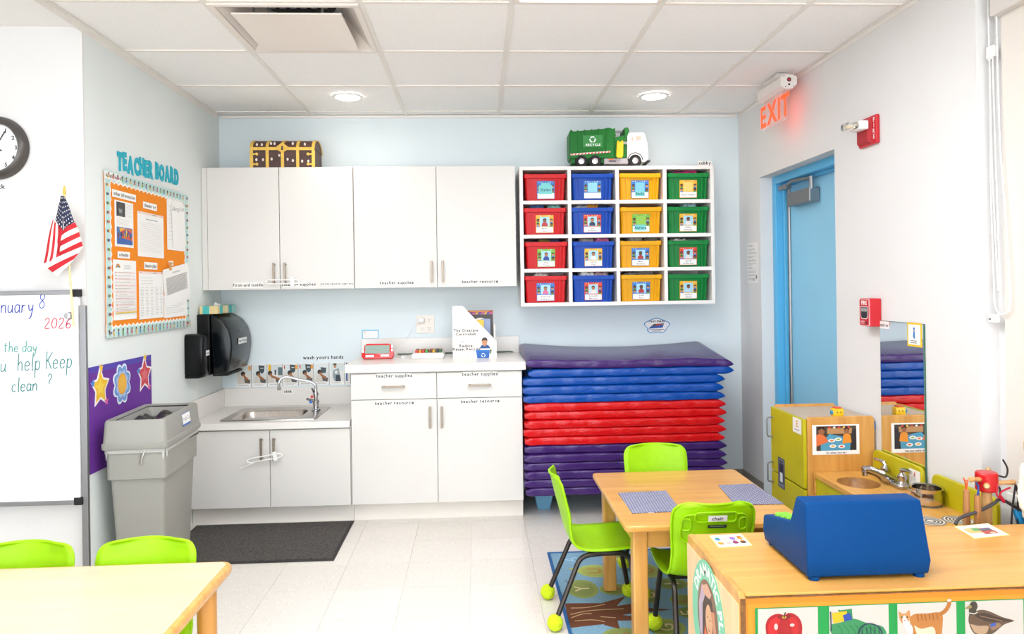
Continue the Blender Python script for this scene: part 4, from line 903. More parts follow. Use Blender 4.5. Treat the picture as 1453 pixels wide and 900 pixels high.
# ================================================================== left wall: teacher board
BX = XL+.0005
def onleft(p, name, parent, y, z, V=UZ, off=0, U=UY): return p.build(name, parent, (BX+off, y, z), U, V)
t = thing('bulletin_board', 'orange bulletin board with a teal scalloped border on the left wall', 'bulletin board', (XL, 3.833, 1.16))
M_oran = mat('orange_backing_paper', 'F28A00', .8, noise=(60, .04, 2))
MB().box(BX, 3.375, 1.175, BX+.01, 4.29, 1.905).build('backing', M_oran, t, w=True)
def border(a0, a1, b, vert, flip, name='border_strip'):
    """scalloped paper border with little children printed on it"""
    p = Print(); L = a1-a0; n = int(L/.041); top = .058; pts = [(0, 0), (L, 0)]
    for i in range(n*4, -1, -1):
        u = L*i/(n*4); pts.append((u, top-.010*abs(sin(PI*u*n/L))*1.0))
    p.sheet(pts, 'F6F4F0', .0012); p.poly([(0, 0), (L, 0)]+[(L*i/(n*4), top-.008-.010*abs(sin(PI*(i/4)))) for i in range(n*4, -1, -1)], 'BFE0DB')
    for i in range(n):
        u = (i+.5)*L/n; c = ['D8423C', 'F2B82A', '3F7FC0', '6AAF4A', 'C65A9C'][i % 5]; sk = SK[(i*7+3) % 4]
        p.poly([(u-.007, .010), (u+.007, .010), (u+.005, .024), (u-.005, .024)], c); p.line([(u-.003, .010), (u-.004, .002)], .003, sk); p.line([(u+.003, .010), (u+.004, .002)], .003, sk)
        p.disc(u, .030, .0062, .0066, sk, 8); p.poly([(u-.0065, .031), (u-.005, .036), (u, .038), (u+.005, .036), (u+.0065, .031)], '2A1A12')
    if not vert: return p.build(name, t, (BX+.0102, a0 if not flip else a1, b), UY if not flip else NY, UZ if not flip else (0, 0, -1)) if not flip else None
    return p
# bottom border reads upright; top border hangs down; sides turned
border(3.36, 4.302, 1.158, False, False)
def border2(O, U, V, L):
    p = Print(); n = int(L/.041); top = .058; pts = [(0, 0), (L, 0)]+[(L*i/(n*4), top-.010*abs(sin(PI*(i/4)))) for i in range(n*4, -1, -1)]
    p.sheet(pts, 'F6F4F0', .0012); p.poly([(0, 0), (L, 0)]+[(L*i/(n*4), top-.008-.010*abs(sin(PI*(i/4)))) for i in range(n*4, -1, -1)], 'BFE0DB')
    for i in range(n):
        u = (i+.5)*L/n; c = ['D8423C', 'F2B82A', '3F7FC0', '6AAF4A', 'C65A9C'][i % 5]; sk = SK[(i*5+1) % 4]
        p.poly([(u-.007, .024), (u+.007, .024), (u+.005, .034), (u-.005, .034)], c); p.disc(u, .017, .007, .007, sk, 8); p.poly([(u-.0065, .016), (u-.005, .011), (u, .009), (u+.005, .011), (u+.0065, .016)], '2A1A12')
    # the figures are printed head-outwards; geometry normal must face the room
    return p.build('border_strip', t, O, U, V)
border2((BX+.0104, 4.302, 1.918), NY, (0, 0, -1), .942); border2((BX+.0106, 3.362, 1.915), (0, 0, -1), UY, .755); border2((BX+.0108, 4.302, 1.16), UZ, NY, .757)
def btag(text, y0, z0, y1, z1, size): tagcard('heading_strip', text, (BX+.0122, y0, z0), UY, UZ, y1-y0, z1-z0, size=size, parent=t, bg='FAF8F5')
btag('bulletin board', 3.36, 1.878, 3.515, 1.912, .015); btag('other information', 3.425, 1.803, 3.658, 1.838, .017); btag('cleaning log', 3.735, 1.783, 3.892, 1.817, .017); btag('schedule', 3.467, 1.524, 3.587, 1.555, .016); btag('lesson plan', 3.738, 1.478, 3.888, 1.514, .018); btag('menu', 4.03, 1.505, 4.09, 1.53, .014)
# sheets pinned to the board
BO = .0112
def sheet(label, y0, z0, w, h, deco, off=0, rot=0, cat='paper'):
    p = Print(); p.card(0, 0, w, h, 'F7F5F2', .0012); deco(p, w, h)
    o = p.build('paper_sheet', None, (BX+BO+off, y0, z0), (0, cos(rot), sin(rot)), (0, -sin(rot), cos(rot)))
    return meta(o, label, cat, 'papers pinned to the bulletin board')
def d_info(p, w, h):
    p.rect(.016, h*.66, .1, h*.97, '262626'); p.disc(.055, h*.82, .017, .026, '8C8C8C', 14); p.poly([(.03, h*.66), (.04, h*.74), (.07, h*.74), (.085, h*.66)], '4A4A4A'); p.disc(.055, h*.88, .019, .015, '3B3B3B', 12)
    p.lines(.11, w-.01, h*.95, h*.66, 10, 'A9A6A3'); p.lines(.016, w-.015, h*.6, h*.47, 5, 'B0ADA9')
    x0, x1, z0, z1 = .016, w-.012, .012, h*.43; p.rect(x0, z0, x1, z1, '3A6FB5'); p.poly([(x0, z0), (x1, z0), (x1, z0+.02), (x0+.06, z0+.035), (x0, z0+.02)], '2458A8'); p.poly([(x0+.04, z0+.03), (x1, z0+.022), (x1, z0+.04), (x0+.06, z0+.05)], 'D8532C')
    cs = ['E2A51E', 'C93A2C', '2F63B0', 'E2C32A', '8A3F9A', 'D06A1E']; c = ((x0+x1)/2+.01, z1-.004)
    for i in range(6): a, b = PI+PI*i/6, PI+PI*(i+1)/6; p.poly([c, (c[0]+.065*cos(a), c[1]+.04*sin(a)), (c[0]+.065*cos(b), c[1]+.04*sin(b))], cs[i])
    for q in range(5): p.disc(x0+.012+q*.03, z0+.04+.006*(q % 2), .008, .014, ['7A3030', '2A2A60', 'B9822A', '5A2A50', '30486A'][q], 8)
def d_clip(p, w, h, hd=True):
    p.rect(0, h-.012, w, h, 'F3DDD6'); p.disc(.02, h-.006, .004, .004, 'D04A3A', 8); p.disc(w-.02, h-.006, .004, .004, 'D04A3A', 8); p.lines(w*.55, w*.72, h-.008, h-.009, 1, '666666', .003, .02)
def d_log(p, w, h): d_clip(p, w, h); p.lines(w*.3, w*.75, h*.84, h*.83, 1, '777777', .003, .02); p.lines(.02, w-.02, h*.76, h*.12, 16, 'C9C5C1', .0012, .03)
def d_plan(p, w, h):
    d_clip(p, w, h); p.lines(.02, w*.6, h*.86, h*.74, 3, 'BDB9B5', .0015)
    for c in range(5):
        for r_ in range(3): p.lines(.014+c*w*.195, .006+(c+1)*w*.185, h*(.66-r_*.21), h*(.5-r_*.21), 6, 'A9A6A3', .0014, .4)
def d_sched(p, w, h):
    for k, c in enumerate(('D94C3A', 'E8A62C', '57A85A', '3D7FC0')): p.ring(.045, h*.87, .022-.004*k, .018-.0035*k, .004, c, 16)
    p.rect(.02, h*.8, .07, h*.868, 'F7F5F2'); p.lines(w*.45, w*.75, h*.9, h*.86, 2, '777777', .002, .1)
    for r_ in range(13): z_ = h*.79-r_*h*.054; p.rect(.012, z_-.004, w-.012, z_+.003, 'F2D9D4' if r_ % 2 == 0 else 'F4ECE8'); p.lines(.014, .03, z_, z_, 1, '8A3A34', .002, .02); p.lines(.04, w*.85, z_, z_, 1, '9A8A86', .0015, .5)
    p.rect(.01, .03, w-.01, .036, 'D9C23A')
def d_al(p, w, h): p.text('Allergy List', w/2, h*.86, .022, '8C8A88', bold=0)
def d_menu(p, w, h):
    p.lines(w*.35, w*.65, h*.86, h*.84, 2, '888888', .002, .1); p.rect(.03, h*.3, w-.03, h*.76, 'D8D5D2')
    for r_ in range(10): p.lines(.034, w-.034, h*(.74-r_*.044), h*(.73-r_*.044), 2, 'A5A19D', .0016, .15)
def d_txt(p, w, h): p.lines(.02, w-.03, h*.85, h*.2, 9, 'C2BEBA', .0015)
sheet('information sheet with a dark portrait and a parachute picture on the board', 3.446, 1.577, .182, .215, d_info)
sheet('cleaning log sheet pinned at the centre of the orange board', 3.674, 1.54, .297, .224, d_log)
sheet('plain white sheet behind the allergy list at the top right of the board', 4.018, 1.59, .238, .276, d_txt)
sheet('tilted allergy list sheet at the top right of the board', 4.085, 1.605, .178, .232, d_al, .004, .09)
sheet('schedule sheet with pink rows and a rainbow at the lower left of the board', 3.425, 1.235, .225, .28, d_sched)
sheet('lesson plan sheet pinned at the bottom centre of the orange board', 3.68, 1.228, .28, .238, d_plan)
sheet('white sheet under the menu at the lower right of the board', 3.965, 1.222, .31, .12, d_txt, .001, .01)
mn = sheet('tilted menu sheet clipped over the right edge of the board', 3.975, 1.275, .345, .205, d_menu, .004, .145)
c = thing('clothes_pin', 'small wooden clothes pin holding the menu sheet', 'pin', (BX+.02, 4.03, 1.495))
MB().box(BX+.0175, 4.022, 1.478, BX+.0225, 4.036, 1.522).build('clip_leg', M_maplez, c, .001, w=True); MB().box(BX+.023, 4.023, 1.478, BX+.027, 4.035, 1.522).build('clip_leg', M_maplez, c, .001, w=True)
# cut-out letters
t = thing('letter_cutouts', 'turquoise cut-out letters reading TEACHER BOARD on the left wall', 'lettering', (XL, 3.85, 1.95))
M_turq = mat('turquoise_card', '12AFC4', .6); s_ = 'TEACHER BOARD'; lay, wd, k = textlayout(s_, .078, 2, .06); sc = .705/wd
for i, ((gv, gf, gw), gx) in enumerate(lay):
    jz = 1.942+.004*sin(i*2.1)+.028*(gx/wd); jr = .06*sin(i*1.7)
    mb = MB(); bmf = bmesh.new()
    cz_, cy_ = jz, 3.498+gx*sc
    for off in (.001, .004): mb.add([(BX+off, cy_+(a*cos(jr)-b*sin(jr))*k*sc, cz_+(a*sin(jr)+b*cos(jr))*k) for a, b in gv], gf)
    # side walls
    from collections import Counter
    ed = Counter()
    for f in gf:
        for q in range(len(f)): ed[tuple(sorted((f[q], f[(q+1) % len(f)])))] += 1
    n = len(gv); mb.f += [(a, b, b+n, a+n) for (a, b), q in ed.items() if q == 1]; bmf.free()
    mb.build('letter', M_turq, t, w=True)

# purple poster with stickers
t = thing('purple_poster', 'purple poster with star and flower stickers behind the trash can', 'poster', (XL, 3.52, .582))
MB().prism([(3.222, .582), (3.822, .582), (3.822, 1.042), (3.222, 1.042)], 0, BX, BX+.003).build('sheet', mat('purple_paper', '6A2E96', .7), t, w=True)
p = Print(); p.rect(0, .434, .6, .46, '4A35A8'); p.rect(.598, 0, .6, .46, '4A35A8'); p.build('printed_edge', t, (BX+.0031, 3.222, .582), UY, UZ)
def star(cx, cz, R, c1, c2, name):
    p = Print(); o = [(R*(1.16 if i % 2 == 0 else .62)*sin(i*PI/5), R*(1.16 if i % 2 == 0 else .62)*cos(i*PI/5)*1.15) for i in range(10)][::-1]; p.sheet(o, 'F4F0EE', .002)
    s = [(a*.82, b*.82) for a, b in o]; p.poly(s, c1); p.poly([(R*.55*(1 if i % 2 == 0 else .5)*sin(i*PI/5), R*.55*(1 if i % 2 == 0 else .5)*cos(i*PI/5)) for i in range(10)][::-1], c2)
    q = [(R*.28*(1 if i % 2 == 0 else .5)*sin(i*PI/5), R*.28*(1 if i % 2 == 0 else .5)*cos(i*PI/5)) for i in range(10)][::-1]
    p.poly([(a-R*.9, b+R*.35) for a, b in q], '3C7FD0'); p.poly([(a+R*.7, b-R*.95) for a, b in q], 'D85AA0'); p.poly([(a+R*.1, b+R*1.2) for a, b in q], 'F2C22A')
    p.build(name, t, (BX+.0032, cx, cz), UY, UZ)
star(3.312, .945, .072, 'F0BE1A', 'F6D24A', 'star_sticker'); star(3.742, .95, .072, 'D23A48', 'E06A70', 'star_sticker')
p = Print(); o = [((.066+.02*abs(sin(4*a)))*cos(a)*1.02, (.078+.02*abs(sin(4*a)))*sin(a)) for a in [2*PI*i/64 for i in range(64)]]
p.sheet(o, 'E9EFF6', .002); p.poly([(a*.9, b*.9) for a, b in o], '6F9AD6'); p.poly([(a*.68, b*.68) for a, b in o], 'A9C6EA'); p.disc(0, 0, .042, .05, 'F0A81E', 20); p.disc(0, 0, .034, .041, 'F2B83A', 20)
p.build('flower_sticker', t, (BX+.0032, 3.51, .935), UY, UZ)

# ================================================================== partition wall: clock, whiteboard, flag
YB_ = YF
t = thing('wall_clock', 'round grey-rimmed wall clock on the white partition', 'clock', (-2.055, YB_, 1.985))
cx, cz = -2.024, 1.985
M_rim = mat('grey_satin_rim', '57524F', .35, .5)
MB().lathe([(.100, .012), (.104, .036), (.110, .042), (.121, .039), (.131, .026), (.135, .004), (.1, .0)], (cx, YB_-.001, cz), 40, axis=1, caps=False).build('rim', M_rim, t, smooth=True, ang=60, w=True)
p = Print(); p.sheet([(.103*cos(2*PI*i/36), .103*sin(2*PI*i/36)) for i in range(36)], 'FBFAF9', .002)
for i in range(1, 13): a = PI/2-i*PI/6; p.text(str(i), .083*cos(a), .083*sin(a)-.0085, .017, '3A3648', bold=1)
p.build('dial', t, (cx, YB_-.011, cz), UX, UZ)
def hand(a, L, w, nm, tail=.02):
    p = Print(); d = Vector((sin(a), cos(a))); p.line([tuple(-d*tail), tuple(d*L)], w, '26283A'); p.build(nm, t, (cx, YB_-.0165, cz), UX, UZ)
hand(math.radians(31), .08, .005, 'minute_hand', .022); hand(math.radians(118), .03, .006, 'hour_hand', .026)
tagcard('label_strip', 'clock', (-2.072, YB_-.001, 1.803), UX, UZ, .085, .034, 'small strip reading clock under the wall clock', 'label', .02, bg='FAFAFA')
# whiteboard on a stand
t = thing('whiteboard', 'white dry-erase board with handwriting beside the partition edge', 'whiteboard', (-2.3, 3.175, 0))
M_wb = mat('whiteboard_enamel', 'FAFAFA', .14, coat=.3)
WX0, WX1, WZ0, WZ1 = -2.95, -1.665, .485, 1.364
MB().box(WX0, 3.166, WZ0, WX1-.02, 3.182, WZ1).build('panel', M_wb, t, w=True)
for a in ((WX0, WZ1-.006, WX1-.035, WZ1+.012), (WX0, WZ0-.012, WX1-.035, WZ0+.006)): MB().box(a[0], 3.160, a[1], a[2], 3.186, a[3]).build('frame_rail', M_alu, t, .002, w=True)
MB().box(WX1-.035, 3.160, WZ0, WX1-.012, 3.186, WZ1-.006).build('frame_rail', mat('white_rail', 'EFEFEF', .4), t, .002, w=True)
for z_ in (WZ1-.016, WZ0-.014): MB().box(WX1-.037, 3.157, z_, WX1-.004, 3.187, z_+.032).build('corner_cap', M_blk, t, .003, w=True)
MB().box(WX1-.010, 3.168, 0, WX1+.016, 3.186, 1.31).build('stand_post', M_alu, t, .002, w=True)
MB().box(WX1-.03, 3.0, 0, WX1+.02, 3.188, .03).build('stand_foot', M_alu, t, .004, w=True) if False else None
HW = {'a': [[(.42, .42), (.3, .5), (.12, .46), (.04, .25), (.12, .03), (.28, .04), (.42, .2)], [(.42, .5), (.42, .1), (.5, 0)]], 'n': [[(.05, .5), (.06, 0)], [(.06, .3), (.2, .48), (.36, .46), (.4, .3), (.42, 0)]], 'u': [[(.04, .5), (.05, .15), (.14, .02), (.3, .06), (.4, .25)], [(.4, .5), (.4, .1), (.5, 0)]],
      'r': [[(.06, .5), (.07, 0)], [(.07, .3), (.18, .46), (.32, .46)]], 'y': [[(.04, .5), (.08, .22), (.2, .12), (.36, .28)], [(.4, .5), (.36, .1), (.26, -.3), (.1, -.42)]], 'J': [[(.1, .95), (.5, .95)], [(.32, .95), (.32, .2), (.22, .02), (.06, .1)]], 't': [[(.2, .85), (.2, .1), (.3, 0)], [(.02, .58), (.4, .6)]], 'h': [[(.06, 1), (.06, 0)], [(.06, .3), (.2, .5), (.36, .44), (.4, 0)]],
      'e': [[(.06, .28), (.4, .3), (.36, .46), (.2, .5), (.06, .34), (.08, .1), (.24, 0), (.42, .1)]], 'd': [[(.4, .4), (.26, .5), (.08, .4), (.06, .14), (.18, 0), (.36, .1), (.42, .3)], [(.42, 1), (.42, 0)]], 'l': [[(.1, 1), (.1, .08), (.18, 0)]], 'p': [[(.06, .5), (.06, -.45)], [(.06, .36), (.2, .5), (.38, .42), (.4, .16), (.24, 0), (.06, .1)]],
      'k': [[(.06, 1), (.06, 0)], [(.4, .56), (.08, .24)], [(.18, .32), (.42, 0)]], 'K': [[(.06, 1), (.06, 0)], [(.5, .95), (.08, .42)], [(.18, .5), (.5, 0)]], 'c': [[(.4, .42), (.24, .5), (.08, .36), (.08, .12), (.24, 0), (.42, .08)]], '?': [[(.06, .8), (.18, 1), (.36, .92), (.36, .7), (.2, .5), (.2, .28)], [(.2, .06), (.21, 0)]], 'o': [[(.24, .5), (.08, .38), (.08, .1), (.24, 0), (.4, .12), (.4, .38), (.24, .5)]],
      'f': [[(.4, .94), (.26, 1), (.18, .86), (.18, 0)], [(.02, .54), (.36, .56)]], 'i': [[(.1, .5), (.1, 0)], [(.1, .7), (.11, .74)]], '8': [[(.3, .95), (.1, .88), (.1, .66), (.36, .4), (.4, .14), (.22, 0), (.06, .14), (.1, .36), (.36, .66), (.38, .88), (.28, .96)]], '2': [[(.06, .76), (.16, .95), (.36, .9), (.36, .6), (.06, .04), (.48, .04)]], '0': [[(.26, .96), (.08, .76), (.06, .28), (.2, .02), (.4, .2), (.44, .7), (.28, .96)]], '6': [[(.4, .92), (.18, .7), (.06, .3), (.16, .02), (.36, .08), (.38, .34), (.2, .44), (.08, .26)]]}
def write(text, x, z, h, col, adv=.028, slope=0):
    cur = 0; p = None; x0 = 0
    def flush():
        if p is not None: p.build('handwriting', t, (x, 3.1655, z), UX, UZ)
    for ch in text+' ':
        if ch == ' ':
            flush(); p = None; cur += adv*.55; continue
        if p is None: p = Print()
        k = adv*(1.0 if ch not in 'li' else .5)
        for st_ in HW[ch]: p.line([(q.x, q.y) for q in smoothpath([(cur+a*adv*1.75+.08*b*h, b*h+slope*cur, 0) for a, b in st_], 3)], .0042, col)
        cur += k
write('January', -2.05, 1.285, .066, '2F3FA8'); write('8', -1.838, 1.302, .062, '2F4FB8', .03); write('2026', -1.818, 1.216, .046, 'C8304A', .029); write('the day', -1.985, 1.12, .046, '4F9A92', .0215)
write('you', -2.052, 1.038, .066, '2A7A7A', .027); write('help Keep', -1.93, 1.04, .074, '2A7A7A', .0285, .05); write('it', -2.035, .955, .06, '2A7A7A', .025); write('clean', -1.955, .953, .06, '2A7A7A', .0245, .03); write('?', -1.81, .967, .058, '2A7A7A', .026)
# flag on a stick, held by a magnet
t = thing('flag', 'small american flag on a wooden stick fixed to the whiteboard', 'flag', (-1.684, 3.14, 1.225))
P0, P1 = Vector((-1.684, 3.142, 1.222)), Vector((-1.7135, 3.142, 1.775))
MB().tube([P0, P1], .0045, 8).build('stick', wood('pale_stick', 'EAD9A8', 'DCC68C', 2), t, w=True)
MB().lathe([(.005, 0), (.0065, .008), (.006, .02), (.004, .034), (.001, .04)], tuple(P1), 10).build('finial', mat('gilt', 'E0B64C', .4, .3), t, smooth=True, w=True)
# cloth hangs in two folds on either side of the stick: canton on top, stripes below
M_fl = [mat('flag_red', 'BE1826', .75), mat('flag_white', 'F0E8DE', .75), mat('flag_navy', '1E2748', .75)]
def fw(a, b, y): return Vector((-1.7135+(a-91)*.00296, y, 1.801-(b-268)*.00294))     # cloth pattern grid, about 3 mm a step
cm = MB(); cmi = []
def fpatch(A, B, C_, D_, nu, nv, mf, ya, yb, wob=.006):
    """bilinear cloth patch: A-B top edge, D-C bottom edge"""
    def fn(u, v):
        p = fw(*A, 0).lerp(fw(*B, 0), u).lerp(fw(*D_, 0).lerp(fw(*C_, 0), u), v); p.y = 3.132+ya*(1-u)+yb*u-wob*sin(PI*u)-.004*sin(v*5+u*3); return p
    cm.grid(fn, nu, nv); cmi.extend(mf((i+.5)/nu, (j+.5)/nv, i, j) for j in range(nv) for i in range(nu))
star = lambda u, v, i, j: 1 if (i % 3 == 1 and j % 3 == 1) else 2
fpatch((90, 279), (92, 279), (93, 328), (80, 312), 12, 21, star, -.004, -.012)
fpatch((92, 279), (93, 279), (107, 316), (93, 328), 12, 21, star, -.012, -.002)
fpatch((80, 312), (88, 321), (87, 369), (66, 374), 10, 10, lambda u, v, i, j: 0 if int(u*5) % 2 == 0 else 1, -.018, -.008)
fpatch((88, 319), (93, 328), (90, 350), (80, 368), 6, 6, lambda u, v, i, j: 0, -.008, -.014)
fpatch((93, 327), (107, 316), (118, 350), (85, 366), 12, 15, lambda u, v, i, j: 0 if int(v*5) % 2 == 0 else 1, -.012, .0)
fpatch((66, 375), (118, 350), (98, 378), (84, 393), 12, 9, lambda u, v, i, j: 1 if int(v*3) % 2 == 0 else 0, -.016, -.002)
L = rootloc(t); cm.v = [q-L for q in cm.v]
me = D.meshes.new('cloth'); me.from_pydata([tuple(q) for q in cm.v], [], cm.f)
for m in M_fl: me.materials.append(m)
for f in me.polygons: f.material_index = cmi[f.index]; f.use_smooth = True
link('cloth', me, None, t)
c = thing('magnet', 'round silver push magnet pinning the flag stick to the board', 'magnet', (-1.708, 3.165, 1.27))
MB().lathe([(.015, 0), (.016, .006), (.010, .010), (.009, .016), (.014, .022), (.013, .028), (.001, .029)], (-1.708, 3.1655, 1.27), 16, axis=1).build('knob', M_chrome, c, smooth=True, w=True)

# ================================================================== trash can
t = thing('trash_can', 'tall slim grey trash can with a drop-shot lid by the left wall', 'trash can', (-1.503, 3.475, 0.001), math.radians(4))
M_tc = mat('grey_trash_plastic', '97958E', .5, noise=(5, .03, 2), bump=(220, .06))
def rz(w, d, z, r=.02): return [(p[0], p[1], z) for p in rrect(w, d, r, 4)]
MB().rings([rz(.185, .36, 0), rz(.225, .43, .545), rz(.248, .452, .55), rz(.25, .455, .68), rz(.262, .472, .684), rz(.262, .472, .70), rz(.24, .45, .70), rz(.20, .4, .5), rz(.17, .34, .012)], caps=True).build('body', M_tc, t, .0, smooth=True, ang=40)
MB().rings([rz(.272, .492, .683), rz(.276, .497, .688), rz(.276, .497, .708), rz(.266, .486, .712), rz(.254, .474, .80), rz(.246, .465, .808), rz(.20, .41, .805), rz(.175, .385, .78), rz(.16, .36, .72), rz(.155, .355, .72), rz(.17, .38, .776), rz(.25, .47, .70), rz(.268, .488, .683)], caps=False).build('lid', M_tc, t, smooth=True, ang=40)
m = MB(); pts = rrect(.272, .482, .02, 6); n = len(pts); rr_ = random.Random(3)
top = [(a*.955, b*.965, .69) for a, b in pts]; bot = [(a*(.955+.014*rr_.random()), b*(.97+.014*rr_.random()), .65+.022*sin(i*1.9)+.012*rr_.random()) for i, (a, b) in enumerate(pts)]
m.rings([top, [((a[0]+b[0])/2*1.004, (a[1]+b[1])/2*1.004, .665) for a, b in zip(top, bot)], bot], caps=False).build('liner', mat('clear_bag_film', 'D6D4CF', .25, alpha=.65), t, smooth=True, ang=90)
MB().rings([rz(.196, .405, .803), rz(.178, .387, .77), rz(.165, .365, .72)], caps=False).build('bag_lining', mat('black_bag_film', '1C1C1F', .25), t, smooth=True)
MB().grid(lambda u, v: (.085*(u-.5)*2+.0, .185*(v-.5)*2, .765+.02*sin(9*u+3)*cos(8*v)+.012*sin(17*v)), 12, 16).build('bag_top', mat('black_bag_film', '1C1C1F', .25), t, smooth=True, ang=180)
# wire binder clip on the near side
MB().tube(bend([(.02, -.2315, .685), (.02, -.238, .64), (.012, -.239, .615), (.028, -.239, .612), (.03, -.238, .64), (.044, -.2315, .685)], .006), .0022, 6).build('binder_clip', mat('clip_wire', 'B9B4AC', .3, .8), t)
p = Print(); p.card(0, 0, .11, .06, '3F6FC0', .0008); p.rect(.0, .008, .11, .054, 'F4F2EF'); p.text('Trash Can', .055, .022, .018, '8A8F96', bold=0)
p.build('name_label', t, Vector((.1345, -.02, .735)), UY, Vector((-.012, 0, .088)), w=False)

# floor mat
t = thing('floor_mat', 'dark grey ribbed floor mat in front of the sink cabinet', 'mat', (-1.18, 4.01, 0))
MB().box(-1.635, 3.703, .0005, -.731, 4.318, .006).build('border', mat('black_rubber_edge', '2E2B2C', .7), t, .003, w=True)
MB().box(-1.62, 3.72, .006, -.747, 4.302, .0095).build('pile', mat('charcoal_pile', '57524F', .95, noise=(140, .6, 3), bump=(200, 1.0)), t, w=True)
# ================================================================== rug
t = thing('alphabet_rug', 'blue alphabet tree rug under the small wooden table', 'rug', (1.0, 3.1, 0))
M_rug = mat('rug_pile', '7EA6BF', .95, noise=(160, .2, 3), bump=(220, .6))
RX0, RX1, RY0, RY1 = .355, 1.46, 2.25, 3.694
MB().box(RX0, RY0, .0008, RX1, RY1, .007).build('pile', M_rug, t, w=True)
def pr(name, fn):
    p = Print(); fn(p); return p.build(name, t, (0, 0, .007), UX, UY, m=print_mat('printed_pile', .95))
e = MB()
for a in ((RX0-.012, RY0-.012, RX0+.002, RY1+.012), (RX1-.002, RY0-.012, RX1+.012, RY1+.012), (RX0, RY0-.012, RX1, RY0+.002), (RX0, RY1-.002, RX1, RY1+.012)): e.box(a[0], a[1], .0008, a[2], a[3], .010)
e.build('bound_edge', mat('navy_binding', '1F5A94', .8), t, .002, w=True)
LV = [(.545, 3.449, .08, .075, 'U', 'A9B45A', 'B0743C'), (.456, 3.252, .072, .1, 'Y', '8D9A52', 'D9C79A'), (.60, 3.235, .07, .06, 'V', '97A555', 'B0743C'), (.794, 3.433, .06, .085, 'O', 'A0AC58', 'B0743C'), (.868, 3.273, .075, .062, 'I', '7F9150', 'D9C79A'), (.87, 3.1, .055, .06, 'L', '97A555', 'B0743C'),
      (.735, 3.16, .05, .075, 'C', '8D9A52', 'D9C79A'), (.735, 2.86, .075, .075, 'G', '97A555', 'D9C79A'), (.55, 2.81, .08, .06, 'S', '8D9A52', 'B0743C'), (.93, 3.40, .05, .05, 'N', 'A9B45A', 'B0743C'), (.70, 3.60, .07, .06, 'K', '8D9A52', 'D9C79A'), (.86, 2.98, .05, .05, 'E', '7F9150', 'D9C79A'), (.45, 3.60, .05, .04, 'A', '7FB0CE', '9FC4DA'), (1.1, 3.3, .09, .08, 'R', '97A555', 'D9C79A'), (1.1, 3.05, .08, .08, 'T', '8D9A52', 'B0743C'), (1.3, 3.2, .08, .09, 'B', 'A9B45A', 'B0743C'), (1.3, 2.9, .08, .08, 'M', '8D9A52', 'D9C79A'), (1.05, 2.75, .08, .07, 'D', '97A555', 'B0743C'), (1.15, 3.55, .09, .06, 'P', '8D9A52', 'D9C79A')]
for x, y, rx, ry, ch, c, ic in LV:
    p = Print(); p.disc(x, y, rx, ry, c, 22)
    if ch == 'U': p.poly([(x-.07, y+.04), (x-.07, y-.03), (x-.125, y+.045)], c)
    p.disc(x, y, rx*.78, ry*.78, tuple(min(1, q*.93) for q in [int(c[i:i+2], 16)/255 for i in (0, 2, 4)]), 18)
    p.text(ch, x+.03, y, .065, ic, 'c', 0, rot=PI/2); p.build('leaf_print', t, (0, 0, .007), UX, UY, m=print_mat('printed_pile', .95))
def trunk(p):
    p.poly([(.361, 3.109), (.349, 2.883), (.496, 2.906), (.545, 2.915), (.553, 2.933), (.6, 2.95), (.584, 2.975), (.6, 3.0), (.567, 3.062), (.52, 3.098)], '6B3A22')
    p.poly([(.49, 2.90), (.548, 2.859), (.553, 2.933), (.53, 2.94)], '6B3A22'); p.poly([(.5, 3.09), (.567, 3.05), (.632, 3.155)], '6B3A22'); p.poly([(.55, 2.93), (.608, 2.928), (.665, 2.95), (.58, 2.98)], '6B3A22'); p.poly([(.56, 3.06), (.64, 3.081), (.633, 3.047), (.716, 3.031), (.801, 3.011), (.685, 3.0), (.58, 2.98)], '6B3A22')
    for a in ([(.38, 3.06), (.45, 3.06), (.53, 3.085)], [(.37, 3.0), (.46, 3.03), (.6, 3.035)], [(.37, 2.97), (.42, 3.0), (.46, 3.0)], [(.38, 2.94), (.45, 2.945), (.5, 2.925)], [(.49, 2.97), (.55, 2.955)]): p.line([(q.x, q.y) for q in smoothpath([(b[0], b[1], 0) for b in a], 4)], .006, 'C7A878')
pr('trunk_print', trunk)
pr('bird_print', lambda p: (p.line([(.385, 3.33), (.40, 3.345), (.42, 3.34)], .006, '6A7F90'), p.line([(.395, 3.36), (.40, 3.32)], .005, '6A7F90')))

# ================================================================== small table with placemats
TZ = .512
t = thing('small_table', 'small maple table with two woven placemats on the rug', 'table', (.84, 2.93, 0))
MB().prism(rrect(.66, .748, .022, 4, .845, 2.928), 2, TZ-.022, TZ).build('tabletop', M_maple, t, .006, 3, w=True)
for a in ((.575, 2.61, 1.115, 2.632), (.575, 3.225, 1.115, 3.247)): MB().box(a[0], a[1], TZ-.095, a[2], a[3], TZ-.0225).build('apron', M_maple, t, .002, w=True)
for a in ((.563, 2.632, .583, 3.225), (1.107, 2.632, 1.127, 3.225)): MB().box(a[0], a[1], TZ-.095, a[2], a[3], TZ-.0225).build('apron', M_mapley, t, .002, w=True)
for lx in (.577, 1.112):
    for ly in (2.622, 3.235): MB().box(lx-.027, ly-.027, .0085, lx+.027, ly+.027, TZ-.0225).build('leg', M_maplez, t, .006, 3, w=True)
M_weave = mat('woven_navy_vinyl', '5A5E80', .7); nt = M_weave.node_tree
ck = nt.nodes.new('ShaderNodeTexBrick'); tc = nt.nodes.new('ShaderNodeTexCoord'); mp = nt.nodes.new('ShaderNodeMapping'); mp.inputs['Scale'].default_value = (50, 50, 50); mp.inputs['Rotation'].default_value = (0, 0, .05)
